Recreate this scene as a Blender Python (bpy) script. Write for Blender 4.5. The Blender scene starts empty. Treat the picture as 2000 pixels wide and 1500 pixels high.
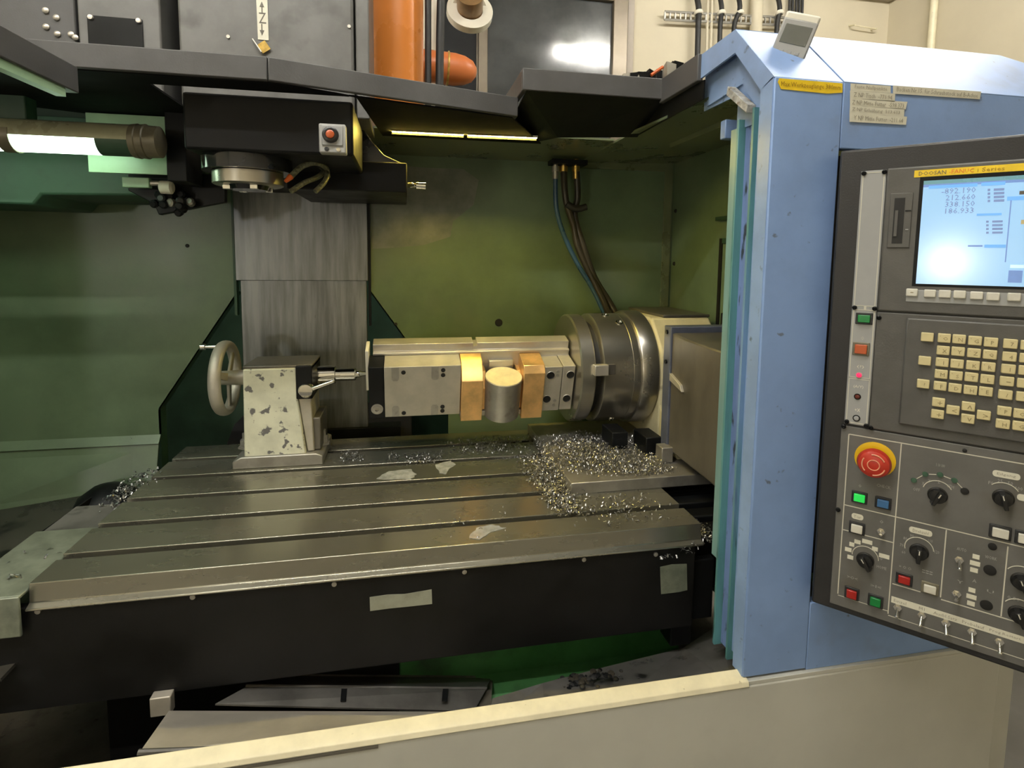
import bpy, bmesh, math, random
from mathutils import Vector, Matrix
random.seed(7)
SC = bpy.context.scene
COL = SC.collection
PI = math.pi

# ---------------------------------------------------------------- camera
FPX, YAW, PITCH, ROLL, PX, PY = 1071.64, .1926, .0928, -.0109, 1000.0, 602.4
CAM = Vector((0, 0, .6))
_f = Vector((math.sin(YAW)*math.cos(PITCH), math.cos(YAW)*math.cos(PITCH), -math.sin(PITCH)))
_r = Vector((math.cos(YAW), -math.sin(YAW), 0))
_d = _f.cross(_r)
RT = _r*math.cos(ROLL) + _d*math.sin(ROLL)
DN = -_r*math.sin(ROLL) + _d*math.cos(ROLL)
cd = bpy.data.cameras.new('camera')
cam = bpy.data.objects.new('camera', cd)
COL.objects.link(cam)
cd.sensor_fit = 'HORIZONTAL'; cd.sensor_width = 36
cd.lens = FPX/2000*36
cd.shift_y = (PY-750)/2000
cd.clip_start = .02
mw = Matrix((( RT.x, -DN.x, -_f.x, CAM.x), (RT.y, -DN.y, -_f.y, CAM.y), (RT.z, -DN.z, -_f.z, CAM.z), (0, 0, 0, 1)))
cam.matrix_world = mw
SC.camera = cam

# ---------------------------------------------------------------- world, exposure
w = bpy.data.worlds.new('world'); SC.world = w; w.use_nodes = True
w.node_tree.nodes['Background'].inputs[0].default_value = (.8, .85, .9, 1)
w.node_tree.nodes['Background'].inputs[1].default_value = .02
SC.view_settings.view_transform = 'Standard'
SC.view_settings.look = 'None'
SC.view_settings.gamma = 1
SC.view_settings.use_curve_mapping = False
SC.view_settings.exposure = 0.0
SC.cycles.max_bounces = 8
SC.cycles.sample_clamp_indirect = 6

# light levels (used by the lamp builders below)
ROOM_LAMP = 150.0      # fluorescent ceiling lights of the workshop
LED_LAMP = 620.0      # warm strip lamps in the machine
TUBE_LAMP = 7.5      # tube lamp in the machine

# ---------------------------------------------------------------- measuring helpers (photo point -> point on a plane of the place)
def ray(x, y):
    return RT*((x-PX)/FPX) + DN*((y-PY)/FPX) + _f
def atY(x, y, Y):
    r = ray(x, y); return CAM + r*((Y-CAM.y)/r.y)
def atZ(x, y, Z):
    r = ray(x, y); return CAM + r*((Z-CAM.z)/r.z)
def atX(x, y, X):
    r = ray(x, y); return CAM + r*((X-CAM.x)/r.x)

# ---------------------------------------------------------------- materials
MATS = {}
def mat(name, col, rough=.5, metal=0, var=.12, vs=7, bump=0, bs=90, col2=None, lo=.38, hi=.62, stretch=(1, 1, 1),
        emit=0, ecol=None, spots=None, coat=0, spec=.5, trans=0, rvar=.08):
    m = bpy.data.materials.new(name); m.use_nodes = True
    nt = m.node_tree; N = nt.nodes; L = nt.links
    b = N['Principled BSDF']
    b.inputs['Roughness'].default_value = rough
    b.inputs['Metallic'].default_value = metal
    b.inputs['Specular IOR Level'].default_value = spec
    b.inputs['Coat Weight'].default_value = coat
    b.inputs['Transmission Weight'].default_value = trans
    tc = N.new('ShaderNodeTexCoord'); mp = N.new('ShaderNodeMapping')
    mp.inputs['Scale'].default_value = stretch
    L.new(tc.outputs['Object'], mp.inputs['Vector'])
    n = N.new('ShaderNodeTexNoise'); n.inputs['Scale'].default_value = vs; n.inputs['Detail'].default_value = 6
    n.inputs['Roughness'].default_value = .62
    L.new(mp.outputs[0], n.inputs['Vector'])
    cr = N.new('ShaderNodeValToRGB')
    c1 = [c*(1-var) for c in col]; c2 = col2 if col2 else [min(1, c*(1+var)) for c in col]
    cr.color_ramp.elements[0].position = lo; cr.color_ramp.elements[0].color = (*c1, 1)
    cr.color_ramp.elements[1].position = hi; cr.color_ramp.elements[1].color = (*c2, 1)
    L.new(n.outputs['Fac'], cr.inputs['Fac'])
    out = cr.outputs['Color']
    rr = N.new('ShaderNodeMapRange')
    rr.inputs['To Min'].default_value = max(0, rough-rvar); rr.inputs['To Max'].default_value = min(1, rough+rvar)
    rr.inputs['From Min'].default_value = .3; rr.inputs['From Max'].default_value = .7
    L.new(n.outputs['Fac'], rr.inputs['Value']); L.new(rr.outputs[0], b.inputs['Roughness'])
    for k, (scol, ss, slo, shi) in enumerate(spots or []):
        n2 = N.new('ShaderNodeTexNoise'); n2.inputs['Scale'].default_value = ss; n2.inputs['Detail'].default_value = 4
        n2.noise_dimensions = '4D'; n2.inputs['W'].default_value = 3.7+k
        L.new(mp.outputs[0], n2.inputs['Vector'])
        mr = N.new('ShaderNodeMapRange'); mr.inputs['From Min'].default_value = slo; mr.inputs['From Max'].default_value = shi
        L.new(n2.outputs['Fac'], mr.inputs['Value'])
        mx = N.new('ShaderNodeMix'); mx.data_type = 'RGBA'
        mx.inputs['B'].default_value = (*scol, 1)
        L.new(mr.outputs[0], mx.inputs['Factor']); L.new(out, mx.inputs['A']); out = mx.outputs['Result']
    L.new(out, b.inputs['Base Color'])
    if bump:
        nb = N.new('ShaderNodeTexNoise'); nb.inputs['Scale'].default_value = bs; nb.inputs['Detail'].default_value = 3
        L.new(mp.outputs[0], nb.inputs['Vector'])
        bm_ = N.new('ShaderNodeBump'); bm_.inputs['Strength'].default_value = bump; bm_.inputs['Distance'].default_value = .004
        L.new(nb.outputs['Fac'], bm_.inputs['Height']); L.new(bm_.outputs[0], b.inputs['Normal'])
    if emit:
        b.inputs['Emission Color'].default_value = (*(ecol or col), 1)
        b.inputs['Emission Strength'].default_value = emit
    MATS[name] = m
    return m

M = {}
def defmats():
    M['blue'] = mat('blue_paint', (.215, .335, .61), .42, var=.07, vs=5, bump=.04, bs=220, spots=[((.19, .26, .42), 7, .57, .72), ((.13, .17, .25), 55, .68, .74)])
    M['blue_edge'] = mat('blue_paint_edge', (.25, .37, .62), .4, var=.1, vs=9, spots=[((.1, .14, .2), 40, .64, .72)])
    M['teal'] = mat('teal_paint', (.10, .27, .29), .4, var=.25, vs=12, stretch=(1, 1, .15), spots=[((.03, .07, .07), 45, .6, .68), ((.2, .34, .55), 9, .55, .68)])
    M['seafoam'] = mat('pale_green_paint', (.17, .31, .32), .38, var=.18, vs=10, stretch=(1, 1, .12), spots=[((.30, .36, .22), 6, .6, .72)])
    M['scuff'] = mat('scuffed_paint', (.42, .42, .40), .6, var=.35, vs=60, spots=[((.2, .16, .11), 70, .55, .65)])
    M['cream_panel'] = mat('cream_grey_paint', (.51, .51, .46), .45, var=.05, vs=4, bump=.03, bs=250)
    M['sill'] = mat('sill_paint', (.76, .70, .50), .42, var=.06, vs=20, spots=[((.33, .28, .16), 60, .68, .76)])
    M['green'] = mat('green_enamel', (.118, .172, .10), .36, var=.2, vs=3, bump=.05, bs=120, spots=[((.16, .18, .12), 2.2, .52, .72), ((.02, .03, .02), 70, .74, .78)])
    M['residue'] = mat('dried_coolant_residue', (.155, .18, .14), .5, var=.2, vs=9, col2=(.21, .22, .19))
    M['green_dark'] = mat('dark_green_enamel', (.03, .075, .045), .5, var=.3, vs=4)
    M['green_cast'] = mat('green_casting', (.045, .16, .05), .45, var=.3, vs=5, spots=[((.03, .05, .03), 9, .55, .7)])
    M['green_ceil'] = mat('green_ceiling_paint', (.14, .165, .09), .3, var=.2, vs=4, spots=[((.10, .15, .11), 3, .5, .7)])
    M['grey_paint'] = mat('charcoal_paint', (.066, .066, .067), .5, var=.12, vs=9, bump=.05, bs=300)
    M['grey_paint2'] = mat('grey_panel_paint', (.13, .13, .125), .45, var=.15, vs=8, spots=[((.05, .05, .045), 10, .55, .75)])
    M['black'] = mat('black_paint', (.0045, .005, .0055), .45, var=.3, vs=10, spec=.2)
    M['matteblack'] = mat('matte_black', (.006, .006, .006), .8, var=.2, vs=9, spec=.12)
    M['bluescuff'] = mat('scuffed_blue', (.17, .25, .50), .42, var=.15, vs=12, stretch=(1, 1, .3), spots=[((.04, .05, .07), 60, .58, .66)])
    M['blackgloss'] = mat('black_gloss', (.012, .013, .014), .16, var=.3, vs=8)
    M['apron'] = mat('black_apron_sheet', (.006, .006, .006), .5, var=.35, vs=6, bump=.04, bs=200, spec=.25)
    M['rubber'] = mat('black_rubber', (.012, .012, .012), .55, var=.2)
    M['steel'] = mat('machined_steel', (.58, .55, .49), .46, .85, var=.07, vs=14)
    M['steel_dull'] = mat('dull_steel', (.36, .345, .31), .42, .75, var=.12, vs=18, spots=[((.2, .19, .16), 25, .6, .75)])
    M['chuck'] = mat('turned_steel', (.46, .44, .39), .3, .95, var=.07, vs=5, rvar=.04)
    M['table'] = mat('ground_table_steel', (.335, .325, .265), .27, .82, var=.05, vs=4, stretch=(.6, 2, 2), rvar=.04,
                     spots=[((.26, .25, .20), 2, .45, .8)])
    M['column'] = mat('brushed_column_steel', (.215, .225, .235), .38, .8, var=.28, vs=9, stretch=(4, 4, .35), bump=.02, bs=200, spots=[((.02, .02, .02), 42, .745, .77)])
    M['face'] = mat('lit_milled_face', (.72, .66, .48), .62, .7, var=.08, vs=30)  # milled workpiece top; strip-lamp light is put into its pale yellow
    M['chrome'] = mat('chrome', (.75, .74, .70), .1, 1, var=.05)
    M['alu'] = mat('cast_aluminium', (.48, .455, .39), .54, .65, var=.08, vs=18)
    M['brass'] = mat('yellow_lit_jaw', (.80, .50, .21), .4, .75, var=.16, vs=16, bump=.03, bs=250)  # brass-coloured jaws; their yellow lamp light is put into this tone
    M['brassn'] = mat('brass_fitting', (.55, .38, .12), .3, 1, var=.1)
    M['whitechip'] = mat('chipped_white_paint', (.60, .60, .46), .5, var=.1, vs=14, bump=.1, bs=80, spots=[((.13, .125, .12), 34, .60, .63), ((.2, .18, .13), 90, .68, .72)])
    M['cream_cast'] = mat('cream_casting', (.52, .47, .29), .5, var=.12, vs=10, spots=[((.15, .13, .09), 16, .6, .7)])
    M['motorcover'] = mat('worn_motor_cover', (.10, .092, .075), .36, .3, var=.25, vs=7, stretch=(1, 1, .5), spots=[((.17, .15, .11), 5, .55, .75)])
    M['bluegrey'] = mat('bluegrey_flange', (.075, .085, .12), .4, var=.2, vs=10)
    M['chute'] = mat('wet_chute_sheet', (.13, .125, .118), .32, .3, var=.3, vs=7, spots=[((.02, .02, .02), 14, .58, .68)])
    M['gutter'] = mat('oily_gutter', (.05, .047, .038), .3, .2, var=.3, vs=6, spots=[((.01, .01, .01), 9, .55, .65)])
    M['galv'] = mat('dirty_galvanised_sheet', (.15, .145, .135), .35, .5, var=.25, vs=9)
    M['chute_light'] = mat('galvanised_sheet', (.50, .46, .39), .4, .35, var=.15, vs=8)
    M['tapemat'] = mat('grey_tape', (.27, .28, .22), .55, var=.12, vs=25, bump=.1, bs=60)
    M['oldtape'] = mat('old_foil_patch', (.18, .20, .155), .4, .3, var=.2, vs=25)
    M['chip'] = mat('steel_chip', (.33, .33, .325), .34, .9, var=.65, vs=160)
    M['orange'] = mat('orange_pvc', (.72, .24, .045), .3, var=.06, vs=5)
    M['orange_dk'] = mat('orange_pvc_fitting', (.55, .16, .045), .35, var=.1, vs=6)
    M['cream_wall'] = mat('cream_wall_plaster', (.62, .56, .42), .8, var=.03, vs=3, bump=.05, bs=100)
    M['whiteplastic'] = mat('white_plastic', (.72, .69, .58), .4, var=.04)
    M['brownpipe'] = mat('brown_pipe', (.20, .12, .05), .35, var=.2, vs=10)
    M['winframe'] = mat('window_frame_bronze', (.17, .14, .10), .35, .4, var=.1)
    M['casing'] = mat('window_casing_grey', (.42, .37, .31), .6, var=.06)
    M['glass'] = mat('dark_window_glass', (.045, .05, .052), .13, var=.2, vs=3, spec=.9, coat=.6)
    M['floor'] = mat('workshop_floor', (.16, .155, .145), .5, var=.15, vs=3)
    M['ceiling'] = mat('workshop_ceiling', (.55, .53, .48), .9, var=.05)
    M['pend_black'] = mat('pendant_black_frame', (.014, .014, .015), .5, var=.15, vs=20, bump=.1, bs=400)
    M['pend_grey'] = mat('pendant_grey_bezel', (.078, .076, .07), .48, var=.1, vs=20, bump=.08, bs=400)
    M['pend_grey2'] = mat('operator_panel_grey', (.115, .113, .105), .42, var=.1, vs=12, bump=.03, bs=300, spots=[((.085, .075, .055), 9, .58, .75)])
    M['strip'] = mat('light_grey_strip', (.31, .315, .31), .42, var=.05, vs=10)
    M['line'] = mat('cream_line_print', (.56, .54, .45), .5, var=.05)
    M['key'] = mat('beige_key', (.60, .52, .28), .45, var=.06, vs=30)
    M['softkey'] = mat('grey_softkey', (.62, .60, .52), .4, var=.06, vs=40)
    M['labelwhite'] = mat('label_white', (.66, .64, .53), .5, var=.04, vs=40)
    M['labelyellow'] = mat('label_yellow', (.80, .56, .02), .45, var=.07, vs=40)
    M['ink'] = mat('ink', (.11, .10, .08), .6, var=.05)
    M['inkgrey'] = mat('ink_grey', (.30, .28, .22), .6, var=.05)
    M['keyink'] = mat('key_ink', (.26, .21, .10), .6, var=.05)
    M['inkred'] = mat('ink_red', (.75, .16, .03), .6, var=.05)
    M['inkbrown'] = mat('ink_brown', (.35, .20, .01), .6, var=.05)
    M['printwhite'] = mat('faint_white_print', (.34, .34, .32), .6, var=.08)
    M['red'] = mat('red_button', (.32, .012, .008), .3, var=.06)
    M['estop'] = mat('estop_red', (.45, .03, .015), .32, var=.06)
    M['estopline'] = mat('estop_arrow_print', (.72, .35, .2), .45, var=.05)
    M['yellow'] = mat('estop_yellow', (.72, .45, .005), .4, var=.05)
    M['greenbtn'] = mat('green_button', (.005, .17, .035), .3, var=.06)
    M['greenlit'] = mat('green_lit_button', (.02, .55, .08), .3, var=.03, emit=.35, ecol=(.03, .9, .12))
    M['bluebtn'] = mat('blue_button', (.045, .14, .31), .3, var=.05)
    M['orangebtn'] = mat('amber_button', (.42, .08, .02), .3, var=.1)
    M['redled'] = mat('red_led', (.9, .02, .08), .3, var=.02, emit=1.0, ecol=(1, .02, .1))
    M['darkled'] = mat('dark_red_led', (.12, .02, .01), .3)
    M['knob'] = mat('black_knob', (.006, .006, .006), .35, var=.1)
    M['hole'] = mat('black_hole_plug', (.004, .004, .004), .6)
    M['screen'] = mat('lcd_screen', (.25, .45, .70), .15, var=.03, vs=6, rvar=.01, emit=.55, ecol=(.30, .54, .82), spec=.6)
    M['scr_band'] = mat('lcd_screen_band', (.1, .25, .3), .25, emit=.42, ecol=(.14, .28, .33))
    M['scr_dark'] = mat('lcd_screen_text', (.12, .2, .4), .3, emit=.42, ecol=(.24, .31, .55))
    M['scr_blue'] = mat('lcd_screen_highlight', (.1, .3, .7), .3, emit=.55, ecol=(.18, .45, .82))
    M['scr_lite'] = mat('lcd_screen_light', (.5, .7, .85), .3, emit=.6, ecol=(.52, .72, .86))
    M['scr_line'] = mat('lcd_screen_line', (.1, .2, .5), .3, emit=.42, ecol=(.22, .34, .62))
    M['lcd'] = mat('grey_lcd', (.12, .125, .11), .25, var=.08)
    M['devgrey'] = mat('device_grey', (.33, .33, .315), .45, var=.06)
    M['led'] = mat('warm_led', (1, .8, .4), .4, emit=LED_LAMP, ecol=(1, .75, .14))
    M['tube'] = mat('lamp_tube_lit', (.9, 1, .9), .3, emit=TUBE_LAMP, ecol=(.70, 1, .72))
    M['roomtube'] = mat('ceiling_tube_lit', (1, 1, .9), .3, emit=ROOM_LAMP, ecol=(1, .97, .90))
    M['worklamp'] = mat('work_lamp_lit', (1, 1, .95), .3, emit=110, ecol=(1, .97, .9))
    M['lampcap'] = mat('lamp_end_cap', (.16, .145, .10), .4, .2, var=.15, vs=30)
    M['lampglass'] = mat('lamp_shell', (.33, .33, .22), .3, .1, var=.1, vs=12)
    M['hose_blue'] = mat('blue_hose', (.03, .075, .14), .3, var=.15)
    M['hose'] = mat('black_hose', (.03, .026, .019), .35, var=.2)
    M['braid'] = mat('braided_hose', (.13, .13, .08), .4, var=.6, vs=160)
    M['orangetip'] = mat('orange_nozzle', (.6, .12, .02), .4)
    M['platelite'] = mat('pale_green_plate', (.36, .55, .36), .35, var=.08)
    M['gold'] = mat('brass_tag', (.50, .33, .08), .35, .5, var=.25, vs=60)
    M['liquid'] = mat('coolant_puddle', (.36, .37, .36), .12, .2, var=.25, vs=40)
    M['traymetal'] = mat('zinc_wire', (.42, .41, .38), .4, .6, var=.1)
defmats()

# ---------------------------------------------------------------- mesh helpers
class MB:
    def __init__(s): s.bm = bmesh.new()
    def hexa(s, p):
        v = [s.bm.verts.new(q) for q in p]
        for f in ((0,1,2,3), (7,6,5,4), (0,4,5,1), (1,5,6,2), (2,6,7,3), (3,7,4,0)):
            s.bm.faces.new([v[i] for i in f])
        return s
    def box(s, x0, x1, y0, y1, z0, z1):
        return s.hexa([(x0,y0,z0), (x1,y0,z0), (x1,y1,z0), (x0,y1,z0), (x0,y0,z1), (x1,y0,z1), (x1,y1,z1), (x0,y1,z1)])
    def prism(s, poly, axis, a, b):
        def P(u, v, t): return {'X': (t,u,v), 'Y': (u,t,v), 'Z': (u,v,t)}[axis]
        lo = [s.bm.verts.new(P(u, v, a)) for u, v in poly]; hi = [s.bm.verts.new(P(u, v, b)) for u, v in poly]
        n = len(poly)
        s.bm.faces.new(lo); s.bm.faces.new(hi[::-1])
        for i in range(n): s.bm.faces.new((lo[i], lo[(i+1) % n], hi[(i+1) % n], hi[i]))
        return s
    def slab(s, pts, th):
        """polygon given by 3-D points, thickened along its normal"""
        p = [Vector(q) for q in pts]; nrm = (p[1]-p[0]).cross(p[2]-p[0]).normalized()
        lo = [s.bm.verts.new(q) for q in p]; hi = [s.bm.verts.new(q+nrm*th) for q in p]; n = len(p)
        s.bm.faces.new(lo); s.bm.faces.new(hi[::-1])
        for i in range(n): s.bm.faces.new((lo[i], lo[(i+1) % n], hi[(i+1) % n], hi[i]))
        return s
    def frame(s, d):
        d = Vector(d).normalized(); a = Vector((0,0,1)) if abs(d.z) < .9 else Vector((1,0,0))
        u = d.cross(a).normalized(); return d, u, d.cross(u)
    def lathe(s, o, d, prof, seg=32, cap=True):
        """prof: list of (t along d, radius)"""
        d, u, v = s.frame(d); o = Vector(o); rings = []
        for t, r in prof:
            if r < 1e-6: rings.append([s.bm.verts.new(o+d*t)])
            else: rings.append([s.bm.verts.new(o+d*t+(u*math.cos(2*PI*i/seg)+v*math.sin(2*PI*i/seg))*r) for i in range(seg)])
        for A, B in zip(rings, rings[1:]):
            for i in range(seg):
                j = (i+1) % seg
                if len(A) == 1 and len(B) == 1: continue
                if len(A) == 1: s.bm.faces.new((A[0], B[i], B[j]))
                elif len(B) == 1: s.bm.faces.new((A[i], A[j], B[0]))
                else: s.bm.faces.new((A[i], A[j], B[j], B[i]))
        if cap:
            for R in (rings[0], rings[-1]):
                if len(R) > 2: s.bm.faces.new(R)
        return s
    def cyl(s, p0, p1, r, seg=24, r2=None):
        p0 = Vector(p0); p1 = Vector(p1)
        return s.lathe(p0, p1-p0, [(0, r), ((p1-p0).length, r if r2 is None else r2)], seg)
    def tube(s, pts, r, seg=10, sub=6):
        P = [Vector(p) for p in pts]
        if len(P) > 2 and sub > 1:                       # Catmull-Rom
            Q = []
            for i in range(len(P)-1):
                a = P[max(i-1, 0)]; b = P[i]; c = P[i+1]; e = P[min(i+2, len(P)-1)]
                for k in range(sub):
                    t = k/sub
                    Q.append(.5*((2*b)+(c-a)*t+(2*a-5*b+4*c-e)*t*t+(3*b-a-3*c+e)*t**3))
            Q.append(P[-1]); P = Q
        rings = []; up = None
        for i, p in enumerate(P):
            t = (P[min(i+1, len(P)-1)]-P[max(i-1, 0)]).normalized()
            if up is None: _, up, _ = s.frame(t)
            up = (up-t*up.dot(t)).normalized(); vv = t.cross(up)
            rr = r(i/(len(P)-1)) if callable(r) else r
            rings.append([s.bm.verts.new(p+(up*math.cos(2*PI*k/seg)+vv*math.sin(2*PI*k/seg))*rr) for k in range(seg)])
        for A, B in zip(rings, rings[1:]):
            for i in range(seg): s.bm.faces.new((A[i], A[(i+1) % seg], B[(i+1) % seg], B[i]))
        s.bm.faces.new(rings[0]); s.bm.faces.new(rings[-1][::-1])
        return s
    def torus(s, o, d, R, a, b, seg=48, m=12):
        """ring about d; section half sizes a (radial) and b (axial)"""
        d, u, v = s.frame(d); o = Vector(o); G = []
        for i in range(seg):
            c = 2*PI*i/seg; e = u*math.cos(c)+v*math.sin(c); ring = []
            for k in range(m):
                q = 2*PI*k/m
                ring.append(s.bm.verts.new(o+e*(R+a*math.cos(q))+d*(b*math.sin(q))))
            G.append(ring)
        for i in range(seg):
            for k in range(m): s.bm.faces.new((G[i][k], G[(i+1) % seg][k], G[(i+1) % seg][(k+1) % m], G[i][(k+1) % m]))
        return s
    def build(s, name, m, parent=None, bev=0, smooth=True, origin=None, seg=2):
        bmesh.ops.recalc_face_normals(s.bm, faces=s.bm.faces)
        me = bpy.data.meshes.new(name); s.bm.to_mesh(me); s.bm.free()
        o = bpy.data.objects.new(name, me); COL.objects.link(o)
        me.materials.append(M[m] if isinstance(m, str) else m)
        off = Vector((0, 0, 0))
        if parent is not None:
            o.parent = parent
            if parent.get('_loc'): off = Vector(parent['_loc'])
            o['_loc'] = list(off)
        elif origin is not None:
            off = Vector(origin); o.location = off; o['_loc'] = list(off)
        else:
            co = [v.co for v in me.vertices]
            off = Vector(((min(c.x for c in co)+max(c.x for c in co))/2, (min(c.y for c in co)+max(c.y for c in co))/2, min(c.z for c in co)))
            o.location = off; o['_loc'] = list(off)
        me.transform(Matrix.Translation(-off))
        if smooth:
            for p in me.polygons: p.use_smooth = True
            me.set_sharp_from_angle(angle=math.radians(38))
        if bev:
            b = o.modifiers.new('bevel', 'BEVEL'); b.width = bev; b.segments = seg; b.limit_method = 'ANGLE'; b.angle_limit = math.radians(40)
        return o

def tag(o, label=None, cat=None, group=None, kind=None):
    if label: o['label'] = label
    if cat: o['category'] = cat
    if group: o['group'] = group
    if kind: o['kind'] = kind
    return o
def thing(name, label, cat, loc, group=None, rot=None, local=False):
    """Empty at the base of a thing. local=True: the parts are given in the thing's own frame"""
    o = bpy.data.objects.new(name, None); COL.objects.link(o); o.location = loc
    o.empty_display_size = .05
    if rot: o.rotation_euler = rot
    o['_loc'] = [0, 0, 0] if local else list(loc)
    if not any(o['_loc']): del o['_loc']
    return tag(o, label, cat, group)
def struct(name, mb, m, bev=0):
    o = mb.build(name, m, None, bev); o['kind'] = 'structure'; return o
def text(name, s, width, height, m, parent, loc, rot=(PI/2, 0, 0), off=None, depth=.0004):
    cu = bpy.data.curves.new(name, 'FONT'); cu.body = s; cu.size = 1; cu.extrude = 0; cu.resolution_u = 1
    cu.align_x = 'CENTER'; cu.align_y = 'CENTER'
    t = bpy.data.objects.new(name+'_tmp', cu); COL.objects.link(t)
    dg = bpy.context.evaluated_depsgraph_get(); dg.update()
    me = bpy.data.meshes.new_from_object(t.evaluated_get(dg)); bpy.data.objects.remove(t); bpy.data.curves.remove(cu)
    xs = [v.co.x for v in me.vertices]; ys = [v.co.y for v in me.vertices]
    sx = width/max(1e-6, max(xs)-min(xs)) if width else height/max(1e-6, max(ys)-min(ys)); sy = height/max(1e-6, max(ys)-min(ys))
    me.transform(Matrix.Diagonal((sx, sy, 1, 1)) @ Matrix.Translation((-(min(xs)+max(xs))/2, -(min(ys)+max(ys))/2, 0)))
    me.name = name; me.materials.clear(); me.materials.append(M[m])
    o = bpy.data.objects.new(name, me); COL.objects.link(o); o.parent = parent
    l = Vector(loc)
    if parent.get('_loc'): l = l-Vector(parent['_loc'])
    o.location = l; o.rotation_euler = rot
    return o

# ================================================================ THE WORKSHOP
struct('floor', MB().box(-3, 3.2, -2.6, 3.3, -1.0, -.95), 'floor')
struct('ceiling', MB().box(-3, 3.2, -2.6, 3.3, 2.5, 2.55), 'ceiling')
struct('wall_back', MB().box(-3, 3.2, 3.2, 3.3, -.95, 2.5), 'cream_wall')
struct('wall_right', MB().box(3.1, 3.2, -2.6, 3.2, -.95, 2.5), 'cream_wall')
struct('wall_left', MB().box(-3.1, -3, -2.6, 3.3, -.95, 2.5), 'cream_wall')
struct('wall_front', MB().box(-3, 3.2, -2.7, -2.6, -.95, 2.5), 'cream_wall')

# window in the back wall
yw = 3.2
a = atY(948, 60, yw); b = atY(1186, 60, yw); c = atY(1214, 60, yw); e = atY(1232, 60, yw); tp = atY(1100, 8, yw)
win = struct('window_1', MB().box(.05, c.x, yw-.06, yw, .6, tp.z+.10), 'winframe')
zt = tp.z
wb = MB().box(a.x, b.x, yw-.075, yw-.06, .7, zt)
wb.build('pane', 'glass', win)
wf = MB(); wf.box(b.x, c.x, yw-.10, yw-.06, .6, zt+.10); wf.build('window_frame', 'winframe', win, .004)
wf = MB(); wf.box(a.x-.05, a.x, yw-.10, yw-.06, .6, zt+.10); wf.build('window_frame', 'winframe', win, .004)
wf = MB(); wf.box(a.x, b.x, yw-.10, yw-.06, zt, zt+.10); wf.build('window_frame', 'winframe', win, .004)
wf = MB(); wf.box(.1, a.x-.06, yw-.075, yw-.06, .7, zt); wf.build('pane', 'black', win)
struct('trim_1', MB().box(c.x, e.x, yw-.05, yw, .6, zt+.2), 'casing', .003)

# ceiling lamps of the workshop
def ceiling_lamp(x, y, ln, label):
    t = thing('ceiling_lamp', label, 'lamp', (x, y, 2.40), 'workshop ceiling lamps')
    h = MB().prism([(y-.07, 2.5), (y-.07, 2.47), (y-.03, 2.44), (y+.03, 2.44), (y+.07, 2.47), (y+.07, 2.5)], 'X', x-ln/2, x+ln/2)
    h.build('housing', 'whiteplastic', t)
    MB().cyl((x-ln/2+.03, y, 2.415), (x+ln/2-.03, y, 2.415), .022, 16).build('lamp_tube', 'roomtube', t)
    for sx in (-1, 1):
        MB().box(x+sx*(ln/2-.03)-.012, x+sx*(ln/2-.03)+.012, y-.03, y+.03, 2.38, 2.445).build('socket', 'whiteplastic', t, .003)
ceiling_lamp(2.02, 1.37, 1.5, 'long white ceiling lamp above the blue enclosure, reflected in the window')
ceiling_lamp(-.12, .30, 1.5, 'long white ceiling lamp above the operator')
ceiling_lamp(-1.5, -.2, 1.5, 'long white ceiling lamp added out of view at the left of the workshop')  # unseen lamp, added for ambient light
ceiling_lamp(-1.5, 1.9, 1.5, 'long white ceiling lamp added out of view behind the machine at left')  # also added for ambient light, never in view
# round work lamp on the wall behind the operator (seen reflected in the control screen)
def work_lamp():
    pu = Vector((.674417, -.738350, 0)); pn = Vector((pu.y, -pu.x, 0)); p0 = atY(1642, 700, .83)
    d = ray(1866, 512); q = CAM+d*((p0-CAM).dot(pn)/d.dot(pn)); r_ = d-2*d.dot(pn)*pn
    k = (-2.6-q.y)/r_.y; c = q+r_*k
    if c.x < -2.9: k = (-3-q.x)/r_.x; c = q+r_*k; nv = Vector((1, 0, 0))
    else: nv = Vector((0, 1, 0))
    t = thing('wall_work_lamp', 'round white work lamp on the wall behind the operator', 'lamp', c-Vector((0, 0, .12)))
    MB().lathe(c, nv, [(0, .12), (.04, .13), (.06, .12)], 32).build('housing', 'whiteplastic', t)
    MB().lathe(c+nv*.06, nv, [(0, .10), (.02, .10), (.05, .06), (.055, 0)], 32).build('lamp_shade', 'worklamp', t)
work_lamp()

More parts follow.
